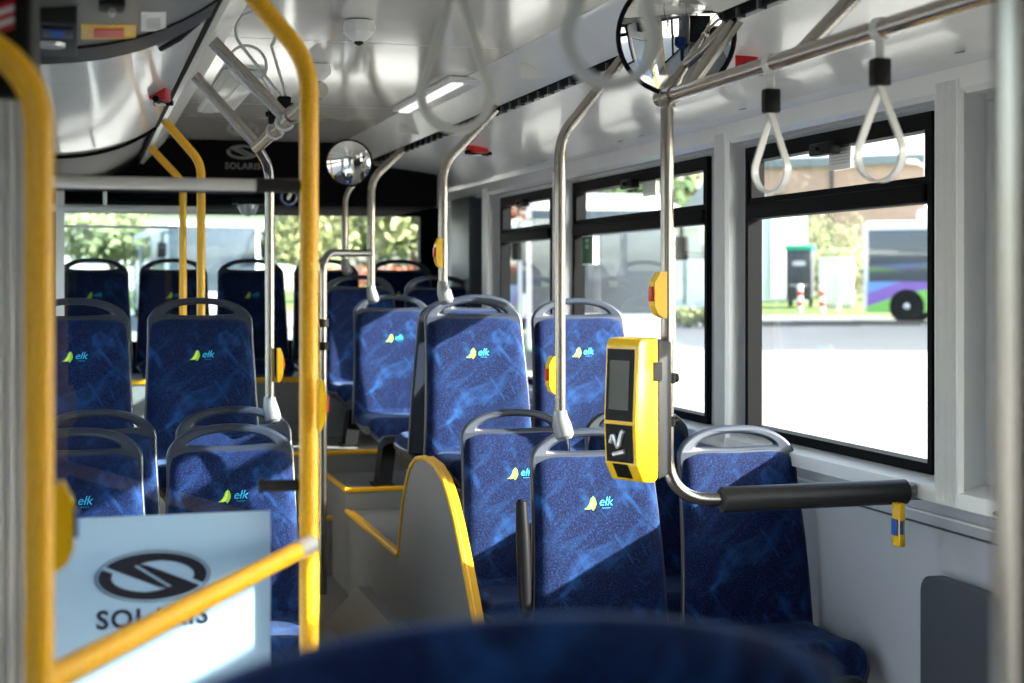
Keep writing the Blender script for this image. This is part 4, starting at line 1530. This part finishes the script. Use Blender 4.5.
# folded grey panel on the right wall
a, b4 = onX(922, 600, XR - .06), onX(1010, 600, XR - .06)
zt_ = onX(935, 576, XR - .05).z
fp = thing('fold_down_seat', (XR - .04, (a.y + b4.y) / 2, .1), 'dark grey rounded panel folded flat against the wall', 'folding seat')
y1_, y0_ = a.y, 2.75
r_ = .05
out_ = []
for cx_, cy_, a0_ in ((y1_ - r_, zt_ - r_, 0), (y0_ + r_, zt_ - r_, 90), (y0_ + r_, .3, 180), (y1_ - r_, .3, 270)):
    for k in range(7):
        t = R(a0_ + 15 * k); out_.append((cx_ + r_ * math.cos(t), cy_ + r_ * math.sin(t)))
mb = MB(); mb.prism(out_, 'x', XR - .065, XR - .025); mb.build('panel', 'slate', fp, 30)
mb = MB(); mb.box(XR - .03, XR - .001, y0_ + .1, y1_ - .1, .4, .6); mb.build('mount', 'black', fp)

# near blurred stanchion at the right edge
np_ = at(1019, 300, 1.12)
pole('grab_pole', [(np_.x, np_.y, 0), (np_.x, np_.y, 2.2)], 0, 'blurred bright steel pole at the right edge', 'steel', .0185)

# window stickers (parts of the windows)
def win_sticker(root, px0, py0, px1, py1, m0, m1, txt=None):
    X = XR + .014
    a, b4 = onX(px0, py1, X), onX(px1, py0, X)
    ya, yb = min(a.y, b4.y), max(a.y, b4.y); z0, z1 = min(a.z, b4.z), max(a.z, b4.z)
    z0 = onX((px0 + px1) / 2, py1, X).z; z1 = onX((px0 + px1) / 2, py0, X).z
    mb = MB(); mb.box(X, X + .002, ya, yb, z0, z1, bev=0); mb.box(X - .0015, X, ya + .008, yb - .008, z0 + .008, z1 - .008, mi=1)
    if txt:
        for k, line in enumerate(txt):
            tv, tf = text_mesh(line, (z1 - z0) * .17, .0004)
            T = frame_T((X - .003, (ya + yb) / 2, z1 - (z1 - z0) * (.2 + .2 * k)), (0, -1, 0), (0, 0, 1))
            mb.add(tv, tf, 0, T)
    o = mb.build('sticker', [m0, m1], root)
    o['label'] = 'green escape sign' if m1 == 'green' else 'white notice'


win_sticker(wins[1], 928, 209, 950, 258, 'white', 'green', ['WY', 'JŚCIE'])
win_sticker(wins[2], 582, 235, 593, 265, 'white', 'green', ['WYJ', 'ŚCIE'])


def paper(root, px0, py0, px1, py1):
    X = XR + .012
    a, b4 = onX(px0, py1, X), onX(px1, py0, X)
    mb = MB(); z1 = a.z + (onX(px0, py0, X).z - a.z); mb.box(X, X + .002, min(a.y, b4.y), max(a.y, b4.y), a.z, z1)
    for k in range(6):
        zz = a.z + (z1 - a.z) * (.18 + .12 * k)
        mb.box(X - .0012, X, min(a.y, b4.y) + .012, max(a.y, b4.y) - .012, zz, zz + .004, mi=1)
    o = mb.build('sticker', ['white', 'silver'], root); o['label'] = 'white notice with lines of print'


paper(wins[1], 829, 171, 851, 146); paper(wins[2], 643, 197, 656, 179)

# ------------------------------------------------------------------ outside
QD = Vector((math.sin(R(38)), math.cos(R(38)), 0)); LD = Vector((QD.y, -QD.x, 0))
prof = [(-80, -.34), (6, -.34), (42, .40), (45.2, .43)]
prof2 = [(45.2, .43), (45.3, .55), (47, .66), (50, .80), (60, .95), (260, 1.3)]


def gz(p):
    q = p.x * QD.x + p.y * QD.y
    pr = prof + prof2[1:]
    if q <= pr[0][0]: return pr[0][1]
    for (q0, z0), (q1_, z1) in zip(pr[:-1], pr[1:]):
        if q <= q1_: return z0 + (z1 - z0) * (q - q0) / (q1_ - q0)
    return pr[-1][1]


def ground_strip(pr, name, m):
    mb = MB(); vs = []; fs = []
    for q, z in pr:
        for l_ in (-160, 160):
            v = QD * q + LD * l_; vs.append((v.x, v.y, z))
    for i in range(len(pr) - 1): fs.append((2 * i, 2 * i + 1, 2 * i + 3, 2 * i + 2))
    mb.add(vs, fs); return struct(mb, name, m)


ground_strip(prof, 'ground', 'asphalt')
ground_strip(prof2[:2], 'kerb', 'concrete'); ground_strip(prof2[1:], 'lawn', 'grass')


def place(px, D):
    p = at(px, 283, D); return Vector((p.x, p.y, gz(p)))


def facing(p, extra=0):
    """rotation so that local -y faces the camera"""
    return math.atan2(p.y, p.x) - PI / 2 + extra


def Tz(p, rot): return Matrix.Translation(p) @ Matrix.Rotation(rot, 4, 'Z')


def make_bus():
    root = bpy.data.objects.new('city_bus', None); COL.objects.link(root); ORG[root.name] = Vector((0, 0, 0))
    L, Wd, Hb = 12.0, 2.5, 2.95
    x0, x1 = -L / 2, L / 2
    mb = MB(); mb.box(x0, x1, -Wd / 2, Wd / 2, .30, Hb - .1, bev=.14); mb.build('body', 'buswhite', root, 30, local=True)
    mb = MB(); mb.box(x0 + .12, x1 - .12, -Wd / 2 - .006, Wd / 2 + .006, .33, 1.16); mb.build('livery_skirt', 'livery', root, local=True)
    mb = MB(); mb.box(x0 + .15, x1 - .15, -Wd / 2 - .012, Wd / 2 + .012, 1.16, 2.60, bev=.01)
    mb.box(x0 - .02, x0 + .2, -Wd / 2 + .12, Wd / 2 - .12, 1.05, 2.55, bev=.01); mb.build('side_glazing', 'busglass', root, local=True)
    mb = MB(); mb.box(x1 - .2, x1 + .02, -Wd / 2 + .1, Wd / 2 - .1, .95, 2.7, bev=.01); mb.build('windscreen', 'busglass', root, local=True)
    mb = MB(); mb.box(x0 + 1.4, x0 + 4.6, -.7, .7, Hb - .12, Hb + .22, bev=.08); mb.build('roof_unit', 'buswhite', root, 30, local=True)
    for (xd) in (x0 + 1.85, x1 - 5.4):
        mb = MB(); mb.box(xd, xd + 1.2, -Wd / 2 - .03, -Wd / 2 - .012, .36, 2.42, bev=0); d_ = mb.build('bus_door', 'silver', root, local=True)
        mb = MB(); mb.box(xd + .08, xd + .56, -Wd / 2 - .036, -Wd / 2 - .03, 1.2, 2.3); mb.box(xd + .64, xd + 1.12, -Wd / 2 - .036, -Wd / 2 - .03, 1.2, 2.3); mb.build('door_glass', 'busglass', d_, local=True)
    for xw in (x0 + 1.2, x1 - 3.4):
        for s in (-1, 1):
            T = Matrix.Translation((xw, s * (Wd / 2 - .26), .48)) @ Matrix.Rotation(s * -PI / 2, 4, 'X')
            mb = MB(); mb.lathe([(.30, 0), (.48, 0), (.48, .26), (.45, .29), (.30, .29)], 28, T=T)
            w_ = mb.build('wheel', 'rubber', root, 30, local=True)
            mb = MB(); mb.lathe([(.02, .26), (.28, .26), (.26, .285), (.12, .27), (.08, .30), (.01, .31)], 20, T=T); mb.build('hub', 'silver', w_, 30, local=True)
    for s in (-1, 1):
        mb = MB(); mb.tube([(x1, s * 1.1, 2.55), (x1 + .25, s * 1.35, 2.5), (x1 + .25, s * 1.35, 2.2)], .03, 8); mb.box(x1 + .17, x1 + .30, s * 1.35 - .12, s * 1.35 + .12, 1.85, 2.25, bev=.03); mb.build('side_mirror', 'rubber', root, local=True)
    return root


bus = make_bus()
# first: side on, rear end left, at right of window 1
p = at(863, 283, 42.0); fwd = Vector((math.cos(YAW), -math.sin(YAW), 0))
dirb = (Vector((LD.x, LD.y, 0)) * 1.0).normalized()
ctr = Vector((p.x, p.y, 0)) + dirb * 6.0 + QD * 1.2
bus.location = (ctr.x, ctr.y, gz(ctr) - .02); bus.rotation_euler = (0, 0, math.atan2(dirb.y, dirb.x))
tag(bus, 'parked bus with purple and green waves beyond the lot, seen from the side', 'bus', 'parked buses outside')
b2_ = copy_tree(bus); p = at(600, 283, 25.0)
axis = Vector((.35, 1, 0)).normalized()
ctr = Vector((p.x, p.y, 0)) + axis * 6.3
b2_.location = (ctr.x, ctr.y, gz(ctr) - .1); b2_.rotation_euler = (0, 0, math.atan2(-axis.y, -axis.x))
tag(b2_, 'parked bus with large windscreen turned toward the middle right window', 'bus', 'parked buses outside')
b3_ = copy_tree(bus); ctr = Vector((13.2, 43.0, 0))
b3_.location = (ctr.x, ctr.y, gz(ctr) - .1); b3_.rotation_euler = (0, 0, R(-100))
tag(b3_, 'parked bus seen through the rearmost right window', 'bus', 'parked buses outside')
b4_ = copy_tree(bus); ctr = at(205, 283, 40.0) + Vector((0, 6, 0))
b4_.location = (ctr.x, ctr.y, gz(ctr)); b4_.rotation_euler = (0, 0, R(-88))
tag(b4_, 'parked bus seen through the rear window behind the left seats', 'bus', 'parked buses outside')

# white cladding container
p = place(780, 52); T = Tz(p, facing(p, R(8)))
cn_ = thing('storage_container', tuple(p), 'tall pale storage container left of the dark bin', 'container')
mb = MB(); mb.box(-1.6, .95, 0, 2.4, .05, 3.4, T=T); mb.build('body', 'steelblue', cn_)
mb = MB(); [mb.box(-1.6 + .3 * k, -1.55 + .3 * k, -.03, 0, .1, 3.3, T=T) for k in range(9)]; mb.build('rib', 'steelblue', cn_)
mb = MB(); mb.box(-.3, .75, -.05, -.03, .2, 3.1, T=T); mb.build('door', 'white', cn_)
# clothing bin
p = place(799, 48.5); T = Tz(p, facing(p, R(-5)))
bn = thing('recycling_bin', tuple(p), 'tall dark bin with a green lid beyond the parking lot', 'bin')
mb = MB(); mb.box(-.42, .42, 0, .9, .25, 1.85, bev=.05, T=T); mb.build('body', 'slate', bn)
mb = MB(); mb.box(-.46, .46, -.04, .95, 1.85, 2.02, bev=.04, T=T); mb.build('lid', 'greenlid', bn)
mb = MB(); mb.box(-.2, .2, -.03, 0, 1.35, 1.5, T=T); mb.box(-.3, .3, -.01, .0, .7, .74, T=T); mb.build('plate', 'silver', bn)
for sx_ in (-.35, .3):
    mb = MB(); mb.box(sx_, sx_ + .08, .1, .2, 0, .26, T=T); mb.box(sx_, sx_ + .08, .7, .8, 0, .26, T=T); mb.build('leg', 'black', bn)
# white cabinet
p = place(836, 47.6); T = Tz(p, facing(p))
cb = thing('electrical_cabinet', tuple(p), 'white electrical cabinet between the dark bin and the parked bus', 'cabinet')
mb = MB(); mb.box(-.53, .53, 0, .5, .12, 1.55, bev=.03, T=T); mb.build('body', 'cabinet', cb)
mb = MB(); mb.box(-.56, .56, -.04, .54, 1.55, 1.62, bev=.02, T=T); mb.build('roof', 'white', cb)
mb = MB(); mb.box(-.5, .5, .03, .47, 0, .12, T=T); mb.build('base', 'concrete', cb)
mb = MB(); mb.box(-.01, .01, -.012, 0, .2, 1.5, T=T); mb.box(.04, .07, -.03, 0, .8, .95, T=T); mb.build('door_seam', 'silver', cb)
# red-white posts
for k, (px_, D_) in enumerate(((800, 46.6), (822, 46.2))):
    p = place(px_, D_)
    r0 = thing('bollard', tuple(p), ['red and white striped bollard before the dark bin', 'red and white striped bollard before the white cabinet'][k], 'bollard', 'striped bollards')
    mb = MB()
    for j in range(5): mb.lathe([(.085, j * .16), (.085, j * .16 + .16)], 14, mi=j % 2, T=Matrix.Translation(p))
    mb.build('post', ['white', 'red'], r0)
    MB().lathe([(.085, .8), (.06, .84), (.01, .85)], 14, T=Matrix.Translation(p)).build('cap', 'white', r0)
p = place(838, 46.4)
mb = MB(); mb.tube([p, p + Vector((.08, 0, .35)), p + Vector((.2, 0, .5))], .04, 8); tag(mb.build('ground_post', 'white'), 'short bent pale post before the white cabinet', 'post')
# wheel stops
for k, px_ in enumerate((768, 826, 886)):
    p = place(px_, 40.4)
    mb = MB(); mb.prism([(-.09, 0), (.09, 0), (.06, .12), (-.06, .12)], 'x', -.9, .9, T=Tz(p, facing(p)))
    tag(mb.build('wheel_stop', 'kerbdark'), ['dark wheel stop block below the pale container', 'dark wheel stop block below the white cabinet', 'dark wheel stop block beside the parked bus wheel'][k], 'wheel stop', 'wheel stops')
# brick building
p = place(830, 74); T = Tz(p, facing(p, R(-12)))
bb = thing('brick_building', tuple(p), 'long pink brick building behind the parking lot', 'building')
bxl = -(830 - 752) / 1500 * 74
mb = MB(); mb.box(bxl, 30, 0, 10, -.5, 6.3, T=T); mb.build('wall', 'brick', bb)
mb = MB(); mb.box(bxl - .2, 30.2, -.3, 10.3, 6.3, 6.75, T=T); mb.build('roof', 'roofgrey', bb)
for xw in (-2.8, -1.5, 7.5, 12, 17):
    mb = MB(); mb.box(xw, xw + .55, -.05, .0, 2.9, 5.0, T=T); mb.build('window', 'busglass', bb)
mb = MB(); mb.tube([T @ Vector((.1, -.1, 0)), T @ Vector((.1, -.1, 6.3))], .08, 8); mb.build('drainpipe', 'slate', bb)
# lamp post
p = place(926, 60)
lp = thing('street_lamp', tuple(p), 'pale lamp post in front of the brick building', 'street lamp')
mb = MB(); mb.tube([p, p + Vector((0, 0, 6.5))], [.09, .05], 10); mb.build('pole', 'white', lp)
mb = MB(); mb.tube([p + Vector((0, 0, 5.2)), p + Vector((-.5, 0, 5.4))], .04, 8); mb.box(p.x - .9, p.x - .45, p.y - .12, p.y + .12, p.z + 5.33, p.z + 5.47, bev=.03); mb.build('lamp_head', 'white', lp)


def tree(px, D, h, r_, m, label, trunk=1.5, n=1500, sq=1.0, group='trees outside'):
    p = place(px, D)
    root = thing('tree', tuple(p), label, 'tree', group)
    mb = MB(); mb.tube([p + Vector((0, 0, -.2)), p + Vector((.05, 0, trunk)), p + Vector((0, .1, h * .75))], [.18, .13, .04], 10)
    rnd = random.Random(int(px * 7 + D))
    for k in range(7):
        a = rnd.uniform(0, 2 * PI); z = rnd.uniform(trunk * .8, h * .7)
        mb.tube([p + Vector((0, 0, z)), p + Vector((math.cos(a) * r_ * .6, math.sin(a) * r_ * .6, z + r_ * .4))], [.07, .02], 6)
    mb.build('trunk', 'bark', root)
    mb = MB(); cz_ = (h + trunk) / 2; hz_ = (h - trunk) / 2
    for k in range(n):
        u, v, w = rnd.gauss(0, 1), rnd.gauss(0, 1), rnd.gauss(0, 1); l_ = math.sqrt(u * u + v * v + w * w)
        s = rnd.random() ** .33 * (1 + .18 * math.sin(5 * u / l_ + 3 * v / l_))
        c_ = p + Vector((u / l_ * r_ * s, v / l_ * r_ * s, cz_ + w / l_ * hz_ * s * sq))
        e = r_ * rnd.uniform(.06, .12)
        d1 = Vector((rnd.gauss(0, 1), rnd.gauss(0, 1), rnd.gauss(0, 1))).normalized(); d2 = d1.orthogonal().normalized()
        mb.add([c_ - d1 * e, c_ + d2 * e * .6, c_ + d1 * e, c_ - d2 * e * .6], [(0, 1, 2, 3)])
    mb.build('crown', m, root)


tree(612, 70, 9.6, 3.8, 'leafdark', 'dark green tree above the white roof in the middle right window', n=2200)
tree(668, 82, 9.2, 3.2, 'leaf', 'lighter tree beside the dark one above the white roof', n=1600)
tree(506, 68, 8.8, 2.0, 'leafred', 'tree with red autumn leaves in the rearmost right window', n=1300)
tree(817, 58, 3.4, .8, 'leaf', 'slim green shrub tree against the brick wall behind the bin', trunk=.6, n=900)
tree(849, 56, 3.1, .8, 'leaf', 'pointed conifer above the white cabinet', trunk=.4, n=900)
for k, (px_, D_, h, r_, m_) in enumerate(((412, 57, 6.5, 3.0, 'leaf'), (322, 64, 6.4, 2.1, 'leaf'), (372, 84, 9.0, 3.6, 'leafdark'), (112, 60, 3.6, 2.0, 'leaf'), (300, 100, 5.0, 2.6, 'leaf'))):
    tree(px_, D_, h, r_, m_, ['broad green tree filling the right part of the rear window', 'green tree left of the broad one in the rear window', 'dark tree between the two green ones in the rear window', 'dark tree in the upper left of the rear window', 'low pale tree right of the bus in the rear window'][k], n=1800)


def hedge(px0, px1, D, h, m, label, th=.9, name='hedge'):
    a, b5 = place(px0, D), place(px1, D)
    mb = MB(); rnd = random.Random(int(px0)); d_ = (b5 - a); L = d_.length; dn = d_.normalized(); pn = Vector((-dn.y, dn.x, 0))
    for k in range(int(260 * min(12, L))):
        c_ = a + dn * rnd.uniform(0, L); zg = gz(c_)
        c_ = c_ + pn * rnd.uniform(-th / 2, th / 2); c_.z = zg + rnd.uniform(.05, h)
        e = rnd.uniform(.07, .14)
        d1 = Vector((rnd.gauss(0, 1), rnd.gauss(0, 1), rnd.gauss(0, 1))).normalized(); d2 = d1.orthogonal().normalized()
        mb.add([c_ - d1 * e, c_ + d2 * e * .7, c_ + d1 * e, c_ - d2 * e * .7], [(0, 1, 2, 3)])
    return tag(mb.build(name, m), label, 'hedge')


hedge(300, 440, 50, 1.6, 'leafred', 'reddish hedge below the trees in the rear window')
hedge(806, 880, 54, 1.9, 'leaf', 'green shrubs behind the white cabinet and the bin')
hedge(674, 722, 40, .5, 'leaf', 'low green growth at the fence in the middle right window')
# white roof shed and small grey house, fence
p = place(628, 55); T = Tz(p, facing(p))
sh_ = thing('shed', tuple(p), 'building with wide white roof behind the parked bus', 'building')
mb = MB(); mb.box(-3.4, 2.7, 0, 4, 0, 2.7, T=T); mb.build('wall', 'render', sh_)
mb = MB(); mb.prism([(-3.7, 2.7), (3.0, 2.7), (1.2, 3.9), (-3.0, 4.0)], 'y', -.3, 4.3, T=T); mb.build('roof', 'tent', sh_)
p = place(718, 64); T = Tz(p, facing(p))
hs = thing('house', tuple(p), 'small pale house with grey gable roof in the middle right window', 'house')
mb = MB(); mb.box(-1.6, 3.2, 0, 3, -.3, 3.2, T=T); mb.build('wall', 'render', hs)
mb = MB(); mb.prism([(-1.9, 3.1), (3.6, 3.1), (1.2, 5.0), (-.6, 4.9)], 'y', -.3, 3.3, T=T); mb.build('roof', 'roofgrey', hs)
mb = MB(); mb.box(-1, 0, -.04, 0, 1.0, 2.2, T=T); mb.build('window', 'busglass', hs)
p = place(700, 44); T = Tz(p, facing(p))
fn_ = thing('metal_fence', tuple(p), 'pale metal fence panels beyond the green growth', 'fence')
for k in range(3):
    mb = MB(); mb.box(-1.5 + k * 1.1, -1.5 + k * 1.1 + 1.0, 0, .04, .1, 1.8, T=T); mb.build('panel', 'steelblue', fn_)
    mb = MB(); mb.box(-1.56 + k * 1.1, -1.5 + k * 1.1, -.02, .06, -.1, 1.9, T=T); mb.build('fence_post', 'green', fn_)
p = Vector((37, 22.5, gz(Vector((37, 22.5, 0)))))  # hall added out of view so its shadow bands the lot
dh = thing('added_shade_hall', tuple(p), 'unseen hall added to cast shade across the parking lot', 'building')
mb = MB(); mb.box(30, 44, 19.3, 28.3, -.6, 8.6); mb.build('wall', 'render', dh)
mb = MB(); mb.box(29.8, 44.2, 19.1, 28.5, 8.6, 8.9); mb.build('roof', 'roofgrey', dh)
for k in range(4):
    mb = MB(); mb.box(29.95, 30, 20 + 2.1 * k, 21.2 + 2.1 * k, 2.5, 4.2); mb.build('window', 'busglass', dh)
# far building row closing the horizon
p = place(200, 120); T = Tz(p, facing(p))
fb = thing('apartment_building', tuple(p), 'long pale building on the horizon behind the rear window', 'building')
mb = MB(); mb.box(-20, 10, 0, 10, -1, 6, T=T); mb.build('wall', 'render', fb)
mb = MB(); mb.box(-20.5, 10.5, -.5, 10.5, 6, 6.6, T=T); mb.build('roof', 'roofgrey', fb)
for k in range(6):
    mb = MB(); mb.box(-18 + k * 4.6, -16 + k * 4.6, -.05, 0, 2, 4.4, T=T); mb.build('window', 'busglass', fb)

# ------------------------------------------------------------------ light
wd = bpy.data.worlds.new('world'); scn.world = wd; wd.use_nodes = True
nt = wd.node_tree; bg = nt.nodes['Background']
sky = nt.nodes.new('ShaderNodeTexSky'); sky.sky_type = 'NISHITA'; sky.sun_disc = False
sun_dir = Vector((1.0, -.5, .5)).normalized()   # towards the sun
sky.sun_elevation = math.asin(sun_dir.z)
sky.sun_rotation = math.atan2(sun_dir.x, sun_dir.y)
sky.air_density = 1.0; sky.dust_density = 2.5; sky.ozone_density = 1.0
hs_ = nt.nodes.new('ShaderNodeHueSaturation'); hs_.inputs['Saturation'].default_value = .55
nt.links.new(sky.outputs['Color'], hs_.inputs['Color']); nt.links.new(hs_.outputs['Color'], bg.inputs['Color'])
bg.inputs['Strength'].default_value = .45
sd = bpy.data.lights.new('sun', 'SUN'); sd.energy = 17; sd.angle = R(.6); sd.color = (1, .95, .87)
so = bpy.data.objects.new('sun', sd); COL.objects.link(so)
so.rotation_euler = (-sun_dir).to_track_quat('-Z', 'Y').to_euler()

scn.view_settings.view_transform = 'Standard'; scn.view_settings.look = 'None'
scn.view_settings.gamma = 1; scn.view_settings.use_curve_mapping = False
scn.view_settings.exposure = 1.15
scn.cycles.transparent_max_bounces = 24
scn.cycles.diffuse_bounces = 6
scn.cycles.max_bounces = 14
scn.cycles.sample_clamp_indirect = 6
